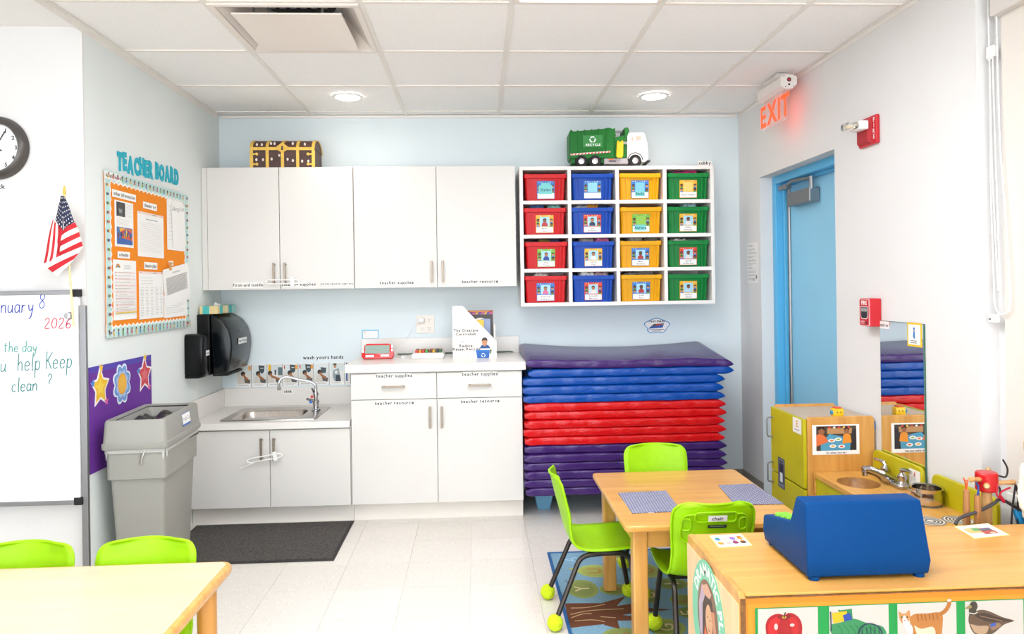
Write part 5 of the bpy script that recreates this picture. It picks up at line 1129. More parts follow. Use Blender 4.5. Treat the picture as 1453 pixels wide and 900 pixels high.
nt.links.new(tc.outputs['Object'], mp.inputs['Vector']); nt.links.new(mp.outputs['Vector'], ck.inputs['Vector']); ck.inputs['Color1'].default_value = (*lin('262A5A'), 1); ck.inputs['Color2'].default_value = (*lin('3A3E70'), 1); ck.inputs['Mortar'].default_value = (*lin('D4D2DE'), 1); ck.inputs['Scale'].default_value = 1; ck.inputs['Mortar Size'].default_value = .055; ck.inputs['Brick Width'].default_value = 1.1; ck.inputs['Row Height'].default_value = .42
nt.links.new(ck.outputs['Color'], nt.nodes['Principled BSDF'].inputs['Base Color'])
for q, lb in (([(.570, 2.699), (.758, 2.705), (.771, 2.978), (.569, 2.967)], 'woven blue-grey placemat at the left end of the small table'), ([(.984, 2.764), (1.173, 2.757), (1.163, 3.047), (1.01, 3.039)], 'woven blue-grey placemat at the right end of the small table')):
    meta(MB().prism(q, 2, TZ+.0005, TZ+.0025).build('placemat', M_weave), lb, 'placemat', 'woven placemats')

# ================================================================== lime chairs
def chair_proto(label, loc, rot):
    t = thing('lime_chair', label, 'chair', loc, rot, 'lime green chairs')
    prof = [(.178, .292, .128), (.17, .307, .140), (.14, .315, .150), (.06, .309, .156), (-.03, .306, .156), (-.085, .312, .150), (-.118, .335, .146), (-.136, .38, .142), (-.152, .44, .142), (-.168, .50, .146), (-.18, .55, .146), (-.186, .575, .137), (-.1895, .588, .118), (-.191, .594, .085)]
    P = smoothpath([Vector((a, b, c)) for a, b, c in prof], 3); n = len(P); NV = 14
    def fn(u, v):
        i = u*(n-1); k = min(int(i), n-2); q = P[k].lerp(P[k+1], i-k); s = (v-.5)*2
        y, z, hw = q; back = max(0, min(1, (z-.33)/.12)); seat = 1-back
        return (hw*s, y+.030*back*s*s*(1 if z < .58 else .9), z+seat*(.012*abs(s)**3-.0)-.004*seat*(1-s*s))
    mb = MB().grid(fn, n-1, NV); me = mb.mesh('shell', smooth=True, ang=180)
    sh = link('shell', me, M_lime, t); md = sh.modifiers.new('thickness', 'SOLIDIFY'); md.thickness = .006; md.offset = 0; 
    bd = [fn(0, j/NV) for j in range(NV+1)]+[fn(i/(n-1), 1) for i in range(1, n)]+[fn(1, 1-j/NV) for j in range(1, NV+1)]+[fn(1-i/(n-1), 0) for i in range(1, n-1)]
    MB().tube([(a, b-(.003 if c > .4 else 0), c-(.003 if c < .33 else 0)) for a, b, c in bd], .0048, 6, closed=True).build('rolled_edge', M_lime, sh, smooth=True, ang=80)
    for sx in (-1, 1):
        rf, ff = Vector((sx*.142, -.186, .045)), Vector((sx*.136, .158, .045))
        pth = bend([rf, (sx*.122, -.085, .284), (sx*.12, .0, .291)], .05, 6); MB().tube(pth, .0105, 8).build('leg', M_bronze, t, smooth=True)
        pth = bend([ff, (sx*.12, .112, .290), (sx*.12, .0, .2911)], .04, 6); MB().tube(pth, .0105, 8).build('leg', M_bronze, t, smooth=True)
    for y in (-.05, .08): MB().tube([(-.12, y, .2915), (.12, y, .2915)], .008, 8).build('cross_bar', M_bronze, t, smooth=True)
    for sx in (-1, 1):
        for (fx_, fy_) in ((sx*.146, -.193), (sx*.138, .163)):
            MB().ball((fx_, fy_, .0325), .0325, 16).build('tennis_ball', M_tennis, t, smooth=True, ang=180)
    return t
A = chair_proto('lime chair turned sideways at the left end of the small table', (.487, 3.025, .0), -PI/2)
A.location.z = .0005
B = dup(A, (.835, 3.262, .0102), PI, 'lime chair behind the small table with its back to the rest mats')
Cc = dup(A, (.818, 2.672, .0102), .0, 'lime chair with a chair name card, back turned to the viewer')
# back of the near chair: grip recess ridges and its name card
def ridge(w, h, cx, cz, r=.012, name='grip_ridge'):
    pts = [(x, -.1525-(z-.44)*.27+.03*(x/.146)**2-.0075, z) for x, z in rrect(w, h, r, 5, cx, cz)]
    MB().tube(pts, .0035, 6, closed=True).build(name, M_lime, Cc, smooth=True)
ridge(.145, .036, 0, .548); ridge(.235, .105, 0, .505, .03); ridge(.03, .045, .1, .52, .012); ridge(.03, .045, -.1, .52, .012)
V_ = Vector((0, -.27, 1))
p = Print(); p.card(-.033, 0, .033, .022, 'F1EAE6', .001); p.text('chair', 0, .005, .0125, '1E1E1E', bold=1); p.build('name_card', Cc, Vector((.002, -.194, .537)), UX, V_, w=False)
p = Print(); p.card(-.033, 0, .033, .012, '26302A', .001); p.lines(-.025, .025, .006, .004, 1, '7C9A80', .002, .02); p.build('maker_plate', Cc, Vector((.002, -.1865, .512)), UX, V_, w=False)
dup(A, (-1.025, 2.155, .0005), PI+.02, 'lime chair nearest the trash can at the left table')
dup(A, (-1.395, 2.155, .0005), PI-.02, 'lime chair cut by the left picture edge at the left table')

# ================================================================== left table
LZ = .55
t = thing('activity_table', 'pale birch activity table at the lower left', 'table', (-1.4, 1.75, 0))
MB().prism(rrect(1.278, .958, .022, 5, -1.396, 1.757), 2, LZ-.003, LZ+.0004).build('tabletop', M_birch, t, .0, smooth=True, w=True)
MB().prism(rrect(1.308, .988, .032, 5, -1.396, 1.757), 2, LZ-.034, LZ).build('edge_band', wood('golden_edge_band', 'DDA65A', 'CC9145', 0, scale=12), t, .0125, 4, smooth=True, w=True)
for lx in (-.80, -1.99):
    for ly in (1.33, 2.18): MB().lathe([(.018, .001), (.024, .02), (.027, .30), (.028, LZ-.033)], (lx, ly, 0), 16).build('leg', wood('golden_leg', 'D99E4E', 'C58637', 2), t, smooth=True, w=True)

# ================================================================== dramatic play cabinet
DX0, DX1, DY0_, DY1_, DZ_ = .637, 1.775, 1.778, 2.222, .60
t = thing('play_cabinet', 'low maple cabinet with picture cards and a dramatic play emblem', 'cabinet', ((DX0+DX1)/2, 2.0, 0))
MB().box(DX0+.02, DY0_+.003, DZ_-.011, DX1, DY1_-.003, DZ_-.004).build('top', M_maple, t, .002, w=True)
MB().prism([(DY0_, .0), (DY1_, 0), (DY1_, DZ_-.012), (DY1_-.012, DZ_), (DY0_+.012, DZ_), (DY0_, DZ_-.012)], 0, DX0+.003, DX0+.02).build('side_panel', M_maplez, t, .003, w=True)
MB().prism([(DY0_+.004, .0), (DY1_-.004, 0), (DY1_-.004, DZ_-.03), (DY0_+.004, DZ_-.03)], 0, DX0+.0005, DX0+.003).build('side_face', wood('pale_side_laminate', 'F2CFA0', 'EAC28E', 2), t, w=True)
MB().box(DX0+.005, DY0_-.001, 0, DX0+.0185, DY0_+.003, DZ_-.014).build('ply_edge', M_ply, t, w=True)
MB().prism([(DY0_, .0), (DY1_, 0), (DY1_, DZ_), (DY0_, DZ_)], 0, DX1, DX1+.016).build('side_panel', M_maplez, t, .003, w=True)
MB().box(DX0+.02, DY0_+.001, DZ_-.0148, DX1, DY0_+.003, DZ_-.0115).build('ply_edge', M_ply, t, w=True)
MB().box(DX0+.02, DY0_+.004, .05, DX1, DY0_+.012, DZ_-.0150).build('back_panel', mat('orange_card_backing', 'E87E12', .6), t, w=True)
MB().box(DX0+.02, DY0_+.02, .03, DX1, DY1_-.02, .05).build('bottom_shelf', M_maple, t, w=True); MB().box(DX0+.02, DY0_+.02, .30, DX1, DY1_-.02, .316).build('shelf', M_maple, t, w=True)
FY = DY0_+.0038
p = Print(); p.rect(0, 0, 1.06, .52, 'EC8A1C'); p.rect(.013, .0, 1.06, .506, 'E87E12'); p.build('border_print', t, (DX0+.025, FY, .05), UX, UZ)
p = Print(); p.card(0, 0, 1.03, .502, '0B8A3C', .0008); p.build('green_card_sheet', t, (.680, FY-.0003, .058), UX, UZ)
def picbase(): p = Print(); p.card(0, 0, .152, .18, 'C2B9AF', .0008); return p
def place(p, x0, name): p.build(name, t, (x0, FY-.0013, .558-.18), UX, UZ)
def pp(px0, P, n=4, closed=True):
    """outline given on the 1 mm print grid of the picture (u right, v down from the top edge)"""
    q = [Vector((a*.001, .18-b*.001, 0)) for a, b in P]; q = q+[q[0]] if closed else q
    return [(v.x, v.y) for v in smoothpath(q, n)][:-1 if closed else None]
p = picbase()
p.poly(pp(0, [(20, 60), (19, 40), (26, 24), (40, 15), (54, 13), (66, 17), (78, 12), (92, 15), (104, 25), (111, 41), (111, 62), (104, 92), (88, 116), (66, 120), (44, 116), (28, 92)]), '9E0E14'); p.poly(pp(0, [(26, 60), (25, 42), (34, 28), (48, 20), (58, 22), (52, 40), (46, 70), (40, 90)]), 'BC1A1C'); p.poly(pp(0, [(76, 24), (92, 24), (102, 40), (100, 64), (90, 70), (84, 46)]), 'B2181A')
p.poly(pp(0, [(48, 21), (58, 16), (68, 20), (78, 16), (84, 21), (72, 28), (60, 28)]), '7A0C10'); p.poly(pp(0, [(60, 22), (66, 19), (72, 22), (66, 26)]), 'B89A2A'); p.line(pp(0, [(66, 24), (67, 16), (70, 10)], closed=False), .0035, '4A3416'); p.disc(.045, .135, .005, .008, 'E0B0A8', 10); p.disc(.086, .138, .006, .004, 'E0B0A8', 10)
place(p, .687, 'apple_picture')
p = picbase()
p.poly([(.022, .172), (.030, .170), (.058, .173), (.060, .145), (.030, .150)], '2A7A48'); p.poly(pp(0, [(4, 44), (30, 40), (62, 32), (100, 46), (138, 56), (140, 90), (60, 110), (6, 70)], 3), '2F7F4C')
for q in range(6): p.line(pp(0, [(18+q*16, 46+q), (30+q*17, 58+q*2), (34+q*17, 84)], closed=False), .0025, '1F6A3C')
p.poly([(.006, .164), (.044, .168), (.046, .144), (.010, .138)], 'DDA60E'); p.poly([(.034, .158), (.052, .163), (.058, .146), (.038, .142)], '1E3F90')
p.line(pp(0, [(3, 12), (4, 60)], closed=False), .003, '232C48'); p.line(pp(0, [(70, 84), (78, 58), (96, 46), (118, 50), (132, 64), (136, 90)], closed=False), .0035, '232C48'); p.line(pp(0, [(74, 72), (134, 76)], closed=False), .002, '232C48')
for q in range(5): p.line([(.084+q*.0105, .18-.084), (.084+q*.0105, .18-.052-.002*abs(q-2))], .0018, '232C48')
place(p, .868, 'bed_picture')
p = picbase()
p.poly(pp(0, [(30, 34), (46, 26), (76, 26), (104, 24), (116, 32), (116, 56), (112, 90), (106, 120), (98, 120), (96, 84), (70, 78), (54, 82), (48, 120), (40, 120), (36, 80)]), 'B07034'); p.poly(pp(0, [(42, 54), (60, 64), (90, 60), (96, 80), (70, 78), (52, 82)]), 'DCC2A4')
p.line(pp(0, [(108, 30), (122, 22), (131, 10), (134, 0), (133, -6)], closed=False), .0105, 'A66628'); p.line(pp(0, [(134, -2), (133, -8)], closed=False), .0095, 'DCCABA')
p.poly(pp(0, [(4, 34), (3, 18), (11, 24), (22, 23), (30, 16), (32, 34), (26, 46), (16, 50), (8, 44)], 3), 'BE8248'); p.poly(pp(0, [(12, 36), (17, 28), (22, 36), (28, 46), (38, 60), (36, 80), (24, 70), (14, 50)], 3), 'E6DCD2'); p.disc(.0105, .18-.033, .0022, .0024, '39431F', 8); p.disc(.0245, .18-.033, .0022, .0024, '39431F', 8); p.disc(.0175, .18-.041, .0022, .0016, '9A4C48', 8)
for q in range(6): p.line(pp(0, [(50+q*10, 27), (53+q*10, 44-2*(q % 2))], closed=False), .0022, '8A5220')
place(p, 1.043, 'cat_picture')
p = picbase()
p.poly(pp(0, [(8, 50), (10, 34), (22, 26), (44, 22), (66, 28), (96, 42), (122, 50), (126, 54), (100, 62), (70, 84), (40, 90), (18, 76)]), '5E4634'); p.poly(pp(0, [(24, 36), (50, 30), (84, 42), (124, 53), (92, 54), (56, 52)]), '3C2C22'); p.poly(pp(0, [(12, 56), (34, 62), (60, 64), (50, 84), (24, 78)]), 'A98A6C'); p.poly(pp(0, [(60, 60), (84, 56), (92, 64), (70, 74)]), '86684E'); p.poly([(.066, .122), (.080, .125), (.078, .116), (.064, .114)], '2F4F9C')
p.poly(pp(0, [(10, 34), (9, 20), (12, 6), (20, 0), (29, 3), (32, 14), (28, 24), (32, 32)], 4), '3C3426'); p.poly(pp(0, [(14, 8), (2, 14), (0, 18), (8, 18), (17, 15)], 3), '8A7A46'); p.line(pp(0, [(10, 28), (22, 31), (31, 27)], closed=False), .002, 'D8D0C4'); p.disc(.018, .18-.008, .0018, .0018, '0E0E0E', 8)
for q in range(5): p.line(pp(0, [(36+q*12, 36+q*3), (48+q*12, 40+q*3)], closed=False), .002, '86684E')
place(p, 1.218, 'duck_picture')
p = picbase(); p.poly(pp(0, [(20, 40), (60, 20), (120, 36), (130, 80), (70, 110), (30, 90)]), '8C8A84'); place(p, 1.392, 'grey_picture')
# emblem on the left side panel: green oval ring with white letters and a face picture
p = Print(); el = [(.145*cos(2*PI*i/48), .165*sin(2*PI*i/48)) for i in range(48)]
p.sheet(el, '79C4A0', .0008); p.arctext('DRAMATIC PLAY', 0, 0, .118, .138, math.radians(66), .034, 'FAF7F2', 1, .06); el2 = [(.092*cos(2*PI*i/40), .112*sin(2*PI*i/40)) for i in range(40)]
p.poly(el2, '8A6552'); p.poly([(-.075, -.06), (-.08, .02), (-.05, .085), (-.02, .09), (-.03, .03), (-.045, -.07)], 'B9A6B8'); p.poly([(-.05, -.095), (-.045, .03), (-.01, .08), (.04, .07), (.06, .0), (.05, -.095)], '4A3630'); p.disc(.012, .005, .03, .045, 'D9A880', 16); p.poly([(-.04, -.09), (-.025, -.02), (.01, -.06), (.03, -.03), (.055, -.09), (.02, -.11), (-.02, -.11)], 'E0682C'); p.poly([(-.01, -.1), (.0, -.05), (.025, -.045), (.03, -.1)], 'F2C22A'); p.poly([(.03, .04), (.06, .05), (.075, .0), (.06, -.05), (.045, 0)], 'C98A68'); p.poly([(-.05, .08), (0, .105), (.04, .09), (.02, .07), (-.03, .065)], 'D6A58A'); p.disc(.002, .012, .004, .003, '2A1A14', 6); p.disc(.024, .012, .004, .003, '2A1A14', 6); p.line([(.005, -.018), (.013, -.022), (.022, -.018)], .003, 'A34B3A')
p.build('emblem', t, (DX0+.0003, 2.02, .42), NY, UZ)
# sheets lying on top
TP = DZ_-.0038
def topsheet(q, label, deco):
    o = Vector((*q[3], TP)); U = Vector((*q[2], TP))-o; V = Vector((*q[0], TP))-o; w_, h_ = U.length, V.length
    p = Print(); p.card(0, 0, w_, h_, 'F5E88A', .0008); p.rect(.003, .003, w_-.003, h_-.003, 'F4F0F2'); deco(p, w_, h_)
    meta(p.build('paper_sheet', None, o, U, V), label, 'paper', 'sheets on the play cabinet')
def d_food(p, w, h):
    p.lines(w*.35, w*.65, h*.9, h*.89, 1, 'D07A8A', .002, .02)
    for i in range(4):
        for j in range(2): p.disc(w*(.16+.22*i), h*(.3+.32*j), w*.09, h*.1, ['D98A2A', 'C9B0A0', '8A3050', '5A3A28', '3F7FD0', 'E0C0B0', '8C7AC8', 'E0A030'][i+4*j], 12); p.disc(w*(.16+.22*i), h*(.4+.32*j), w*.07, h*.06, ['E0B04A', 'E3C7B5', 'A84A7A', 'C98A2A', '2E8A7A', 'EFC8C0', 'C05A8A', 'D06A2A'][i+4*j], 10)
def d_box(p, w, h):
    p.lines(w*.2, w*.7, h*.9, h*.89, 1, 'B0A8A8', .0025, .02); p.rect(w*.1, h*.35, w*.6, h*.75, 'EBC07A'); p.rect(w*.3, h*.5, w*.5, h*.72, '5FA86A'); p.rect(w*.48, h*.42, w*.8, h*.66, '6A6A80'); p.rect(w*.45, h*.2, w*.82, h*.45, 'C05A50'); p.rect(w*.62, h*.24, w*.76, h*.32, 'EFE8C8')
topsheet([(.70, 2.199), (.804, 2.208), (.80, 2.105), (.696, 2.097)], 'food picture sheet at the left corner of the play cabinet top', d_food)
topsheet([(1.482, 2.212), (1.616, 2.214), (1.596, 2.124), (1.472, 2.104)], 'sheet with coloured boxes near the hanger on the play cabinet', d_box)

# toy cash register
t = thing('cash_register', 'blue toy cash register seen from behind on the play cabinet', 'cash register', (1.005, 1.98, TP+.0005))
M_reg = mat('blue_toy_plastic', '003E78', .5, noise=(60, .03, 2), bump=(350, .05), spec=.12); M_regk = mat('lime_keys', '7CC832', .4)
def xsec(z): return .17 if z > .045 else .163
prof = [(-.138, .008), (-.142, .045), (-.118, .196), (-.055, .197), (-.03, .12), (.145, .085), (.152, .04), (.145, .008)]
def yshape(y, z):
    hw = .168-.014*max(0, (z-.05)/.15) if z > .05 else .160+.008*(z/.05); return hw
Lp = [(-yshape(y, z), y, z) for y, z in prof]; Rp = [(yshape(y, z), y, z) for y, z in prof]
MB().rings([Lp, Rp], caps=True).build('housing', M_reg, t, .007, 3, smooth=True)
for x in (-.14, .14):
    for y in (-.125, .13): MB().lathe([(.014, 0), (.014, .010)], (x, y, 0), 12).build('foot', M_reg, t)
MB().box(-.14, .146, .02, .14, .158, .06).build('drawer_front', mat('blue_dark_plastic', '0C4A90', .35), t, .003)
for r_ in range(4):
    for k in range(5):
        x, y = -.125+k*.056, -.012+r_*.036; z_ = .1175-(y+.03)*.2; MB().frustum((x-.022, y-.014, x+.022, y+.014), z_-.004, (x-.018, y-.011, x+.018, y+.011), z_+.010).build('key', M_regk if k == 0 else M_reg, t, .002)
MB().add([(-.1, -.0545, .185), (.1, -.0545, .185), (.1, -.0365, .132), (-.1, -.0365, .132)], [(0, 1, 2, 3)]).build('display', mat('lcd_grey', '8A9A8C', .2), t)

# ================================================================== play kitchen on the right wall
# refrigerator
t = thing('toy_refrigerator', 'toy wooden refrigerator with chartreuse doors beside the mirror', 'toy refrigerator', (1.62, 3.385, 0))
FX0, FX1, FY0, FY1, FZ = 1.473, 1.782, 3.202, 3.57, .76
MB().prism([(FX0, 0), (FX1, 0), (FX1, FZ-.012), (FX1-.012, FZ), (FX0+.008, FZ), (FX0, FZ-.008)], 1, FY0, FY0+.015).build('side_panel', M_maplez, t, .002, w=True)
MB().prism([(FX0, 0), (FX1, 0), (FX1, FZ-.012), (FX1-.012, FZ), (FX0+.008, FZ), (FX0, FZ-.008)], 1, FY1-.015, FY1).build('side_panel', M_maplez, t, .002, w=True)
MB().box(FX0+.003, FY0+.015, FZ-.026, FX1, FY1-.015, FZ-.012).build('top', mat('tan_top_laminate', 'C3B09A', .5, noise=(30, .05, 3)), t, w=True)
MB().box(FX1-.008, FY0+.015, .0, FX1, FY1-.015, FZ-.026).build('back_panel', M_maplez, t, w=True); MB().box(FX0+.003, FY0+.015, .03, FX1-.008, FY1-.015, .045).build('floor_panel', M_mapley, t, w=True)
for z0, z1, hz0, hz1 in ((.44, .75, .605, .702), (.035, .432, .383, .481)):
    d = MB().box(FX0-.017, FY0+.002, z0, FX0-.0015, FY1-.002, z1).build('door', M_avoc, t, .003, w=True)
    MB().tube(bend([(FX0-.017, 3.54, hz0), (FX0-.047, 3.54, hz0+.002), (FX0-.047, 3.54, hz1-.002), (FX0-.017, 3.54, hz1)], .014), .0042, 8).build('handle', M_alu, d, smooth=True, w=True)
    if z0 > .3:
        p = Print(); p.card(0, 0, .088, .068, 'F1EFE8', .0008); p.text('E', .045, .03, .028, 'D9A43A', bold=1); p.lines(.02, .07, .014, .013, 1, '7A7A7A', .003, .02); p.build('name_card', d, (FX0-.0172, 3.312, .677), NY, UZ)
    else:
        p = Print(); p.card(0, 0, .075, .145, '4A4C58', .001); p.rect(.006, .006, .069, .139, '7C7F8C'); p.rect(.012, .022, .063, .12, '2E303A'); p.rect(.022, .03, .053, .075, 'D6D8DC'); p.rect(.03, .08, .045, .108, '111216'); p.rect(.014, .124, .06, .132, '2E303A'); p.build('dispenser_sticker', d, (FX0-.0172, 3.484, .376), NY, UZ)
p = Print(); p.card(0, 0, .216, .134, 'F5F2EE', .0008); a, b, c_, d_ = .018, .018, .202, .128
p.rect(a, b, c_, d_, '4A3A30'); p.rect(a+.05, b+.075, c_-.02, b+.1, 'B98A5A'); p.poly([(a+.02, b), (c_-.03, b), (c_-.012, b+.05), (a+.06, b+.075), (a+.02, b+.03)], '4F9AB8'); p.poly([(c_-.03, b), (c_, b), (c_, b+.1), (c_-.02, b+.09)], '2A2428')
p.poly([(a, b+.02), (a, b+.07), (a+.02, b+.08), (a+.045, b+.06), (a+.055, b+.04), (a+.03, b+.03)], 'E0703A'); p.disc(a+.024, b+.088, .015, .017, '9A5F3E', 12); p.poly([(a+.008, b+.09), (a+.012, b+.108), (a+.036, b+.108), (a+.04, b+.09), (a+.024, b+.1)], '17110E')
p.poly([(c_-.065, b+.03), (c_-.06, b+.07), (c_-.045, b+.078), (c_-.028, b+.07), (c_-.022, b+.035)], 'E8902A'); p.disc(c_-.045, b+.088, .012, .014, '9A5F3E', 12); p.poly([(c_-.058, b+.09), (c_-.055, b+.106), (c_-.035, b+.106), (c_-.032, b+.09), (c_-.045, b+.098)], '17110E')
for q, (x, z_) in enumerate(((a+.07, b+.045), (a+.1, b+.05), (a+.115, b+.018), (a+.075, b+.02))): p.disc(x, z_, .016, .008, 'EEEAE4', 12); p.disc(x, z_, .009, .004, ['D8742A', '8FB04A', 'D05A3A', 'E0B04A'][q], 8)
for q in range(5): p.disc(a+.06+q*.022, b+.104, .006, .005, ['D0402E', 'E8E0D8', 'C9392E', 'E2B84A', 'D0402E'][q], 8)
p.text('Sit when you eat', .108, .005, .008, '222222', bold=1); p.build('photo_sheet', t, (1.495, FY0-.0003, .591), UX, UZ)
MB().box(FX1-.004, FY0+.002, .70, FX1+.006, FY0+.012, .735).build('blue_clip', mat('blue_clip_plastic', '2F7FC0', .4), t, .002, w=True)
t = thing('toy_block', 'small yellow toy animal block on top of the toy refrigerator', 'toy', (1.64, 3.26, FZ-.0115))
M_yt = mat('yellow_toy_plastic', 'F0BE14', .4)
MB().box(-.024, -.018, .001, .024, .018, .04).build('body', M_yt, t, .006, smooth=True); MB().box(-.016, -.015, .04, .014, .015, .047).build('hat', mat('red_toy', 'D8532C', .4), t, .003)
MB().lathe([(.001, -.006), (.009, -.006), (.009, .004), (.001, .005)], (-.026, -.004, .022), 10, axis=0).build('wheel', mat('teal_toy', '2F8FC0', .4), t); MB().ball((-.008, -.0185, .024), .003, 8).build('eye', mat('toy_eye', '5A2A1A', .4), t); MB().ball((.008, -.0185, .024), .003, 8).build('eye', MATS['toy_eye'], t)

# sink unit
SZ = .515
t = thing('toy_sink', 'toy wooden sink cabinet with chartreuse front and oval bowl', 'toy sink', (1.63, 3.01, 0))
SX0, SX1, SY0, SY1 = 1.495, 1.785, 2.822, 3.198
def oval_top(x0, x1, y0, y1, z0, z1, cx, cy, rx, ry, n=36):
    m = MB(); 
    out = []
    for i in range(n):
        a = 2*PI*i/n; dx, dy = cos(a), sin(a); s1 = min(((x1-cx) if dx > 0 else (cx-x0))/max(1e-6, abs(dx)), ((y1-cy) if dy > 0 else (cy-y0))/max(1e-6, abs(dy))); out.append((cx+dx*s1, cy+dy*s1))
    # make sure the four corners are present
    for c_ in ((x0, y0), (x1, y0), (x1, y1), (x0, y1)):
        k = min(range(n), key=lambda i: (out[i][0]-c_[0])**2+(out[i][1]-c_[1])**2); out[k] = c_
    inn = [(cx+rx*cos(2*PI*i/n), cy+ry*sin(2*PI*i/n)) for i in range(n)]
    O0 = [(*p_, z0) for p_ in out]; O1 = [(*p_, z1) for p_ in out]; I0 = [(*p_, z0) for p_ in inn]; I1 = [(*p_, z1) for p_ in inn]
    m.rings([O0, O1, I1, I0, O0], caps=False); return m, inn
m, inn = oval_top(SX0, SX1-.005, SY0, SY1, SZ-.02, SZ, 1.603, 3.012, .083, .092)
m.build('worktop', M_mapley, t, w=True)
cxx, cyy = 1.603, 3.012
MB().rings([[(x, y, SZ-.001) for x, y in inn], [(cxx+(x-cxx)*.93, cyy+(y-cyy)*.93, SZ-.05) for x, y in inn], [(cxx+(x-cxx)*.6, cyy+(y-cyy)*.6, SZ-.09) for x, y in inn]], caps=False).add([(cxx+(x-cxx)*.6, cyy+(y-cyy)*.6, SZ-.09) for x, y in inn], [tuple(range(len(inn)))]).build('bowl', wood('dark_bowl_wood', 'B9854C', '9C6A36', 1), t, smooth=True, w=True)
MB().box(SX0+.006, SY0+.015, .05, SX0+.02, SY1-.015, SZ-.021).build('front_panel', M_avoc, t, .002, w=True)
for y in (SY0, SY1-.015): MB().box(SX0+.002, y, 0, SX1-.005, y+.015, SZ-.0205).build('side_panel', M_maple, t, .002, w=True)
MB().box(SX0+.006, SY0+.004, SZ-.018, SX1-.02, SY0-.004, SZ-.004).build('edge_lip', M_mapedge, t, .002, w=True)
bs = MB().prism(rrect(.36, .135, .03, 5, 3.006, .55), 0, SX1-.022, SX1-.006).build('backsplash', M_avoc, t, .003, w=True)
p = Print(); p.card(0, 0, .075, .075, 'F3F0EA', .0008); p.rect(.03, .022, .046, .05, 'D6E2EA'); p.poly([(.033, .05), (.043, .05), (.04, .066), (.036, .066)], 'C8603A'); p.lines(.02, .055, .012, .011, 1, '7A7A7A', .003, .02); p.build('name_card', bs, (SX1-.0223, 2.91, .525), NY, UZ)
# toy faucet
t = thing('toy_faucet', 'chrome toy faucet with two lever handles on the toy sink', 'toy faucet', (1.735, 2.975, SZ))
MB().prism(rrect(.055, .17, .025, 6), 2, .0005, .018).build('base', M_chrome, t, .006, 3, smooth=True)
MB().tube(smoothpath([(0, 0, .012), (-.03, 0, .028), (-.075, 0, .052), (-.115, 0, .066), (-.13, 0, .062)], 5), [.023]*3+[.021]*6+[.018]*6+[.0155]*6, 12).build('spout', M_chrome, t, smooth=True)
MB().lathe([(.011, 0), (.011, .018), (.009, .02)], (-.124, 0, .040), 12).build('aerator', M_chrome, t, smooth=True)
for sy in (-1, 1):
    h = MB().lathe([(.02, .012), (.021, .02), (.014, .03), (.019, .042), (.019, .052), (.012, .06), (.008, .066)], (0, sy*.062, 0), 14).build('valve', M_chrome, t, smooth=True)
    MB().tube([(0, sy*.062, .066), (-.004, sy*.066, .076), (-.01 if sy > 0 else .0, sy*.085, .08), (-.016 if sy > 0 else .004, sy*.115, .079)], [.009, .009, .007, .008], 8).build('lever', M_chrome, h, smooth=True)

# stove unit
t = thing('toy_stove', 'toy wooden stove with printed burner rings', 'toy stove', (1.62, 2.62, 0))
KY0, KY1 = 2.425, 2.812
MB().box(SX0, KY0, SZ-.022, SX1-.005, KY1, SZ-.002).build('worktop', M_mapley, t, .003, w=True)
for y in (KY0, KY1-.015): MB().box(SX0+.002, y, 0, SX1-.005, y+.015, SZ-.0225).build('side_panel', M_maple, t, .002, w=True)
MB().box(SX0+.006, KY0+.015, .05, SX0+.02, KY1-.015, SZ-.0225).build('oven_front', M_avoc, t, .002, w=True)
MB().prism(rrect(.355, .135, .03, 5, 2.585, .55), 0, SX1-.022, SX1-.006).build('backsplash', M_avoc, t, .003, w=True)
for x, y in ((1.705, 2.70), (1.70, 2.515), (1.578, 2.70), (1.598, 2.515)):
    p = Print(); p.sheet([(.052*cos(2*PI*i/32), .05*sin(2*PI*i/32)) for i in range(32)], '8A8680', .0006)
    p.disc(0, 0, .046, .044, 'E3DDD2', 28)
    for r_ in (.040, .029, .018): p.ring(0, 0, r_, r_, .006, '3A3632', 28)
    p.build('burner_print', t, (x, y, SZ-.0019), UX, UY)
t = thing('toy_pot', 'small steel toy pot with two loop handles on the toy stove', 'toy pot', (1.703, 2.70, SZ-.0005))
MB().lathe([(.001, .001), (.044, .001), (.052, .008), (.056, .03), (.053, .048), (.052, .058), (.058, .064), (.058, .067), (.05, .064), (.05, .05), (.053, .03), (.048, .01), (.001, .006)], (0, 0, 0), 32, caps=False).build('body', mat('polished_steel', 'CFC8BF', .14, 1), t, smooth=True, ang=60)
for sx in (-1, 1): MB().tube([(sx*(.054+.018*sin(a*PI/8)), .016*cos(a*PI/8), .052+.008*sin(a*PI/8)) for a in range(9)], .0028, 6).build('handle', M_chrome, t, smooth=True)

# mirror on the wall
t = thing('wall_mirror', 'tall narrow wall mirror reflecting the rest mats', 'mirror', (XR, 3.0, .42))
MB().box(XR-.008, 2.836, .42, XR-.001, 3.152, 1.192).build('backing', mat('mirror_edge_green', '3E6A58', .3), t, w=True)
MB().box(XR-.0085, 2.838, .422, XR-.0081, 3.15, 1.19).build('glass', mat('mirror_silver', 'F2F4F3', .015, 1), t, w=True)
p = Print(); p.card(0, 0, .098, .098, 'F0C41C', .001); p.rect(.008, .008, .09, .09, 'F4F2EE'); p.disc(.048, .072, .007, .007, '2F6FC0', 8); p.poly([(.04, .04), (.044, .066), (.054, .064), (.054, .036), (.05, .03)], '2F7FC0'); p.poly([(.044, .066), (.05, .072), (.054, .062)], 'E8B92A'); p.lines(.022, .07, .022, .014, 2, '6A6A6A', .003, .1); p.build('yellow_sticker', t, (XR-.0086, 2.945, 1.097), NY, UZ)
tagcard('label_strip', 'mirror', (XR-.0092, 3.148, 1.158), NY, UZ, .07, .032, 'small white strip reading mirror at the top of the mirror', 'label', .014)
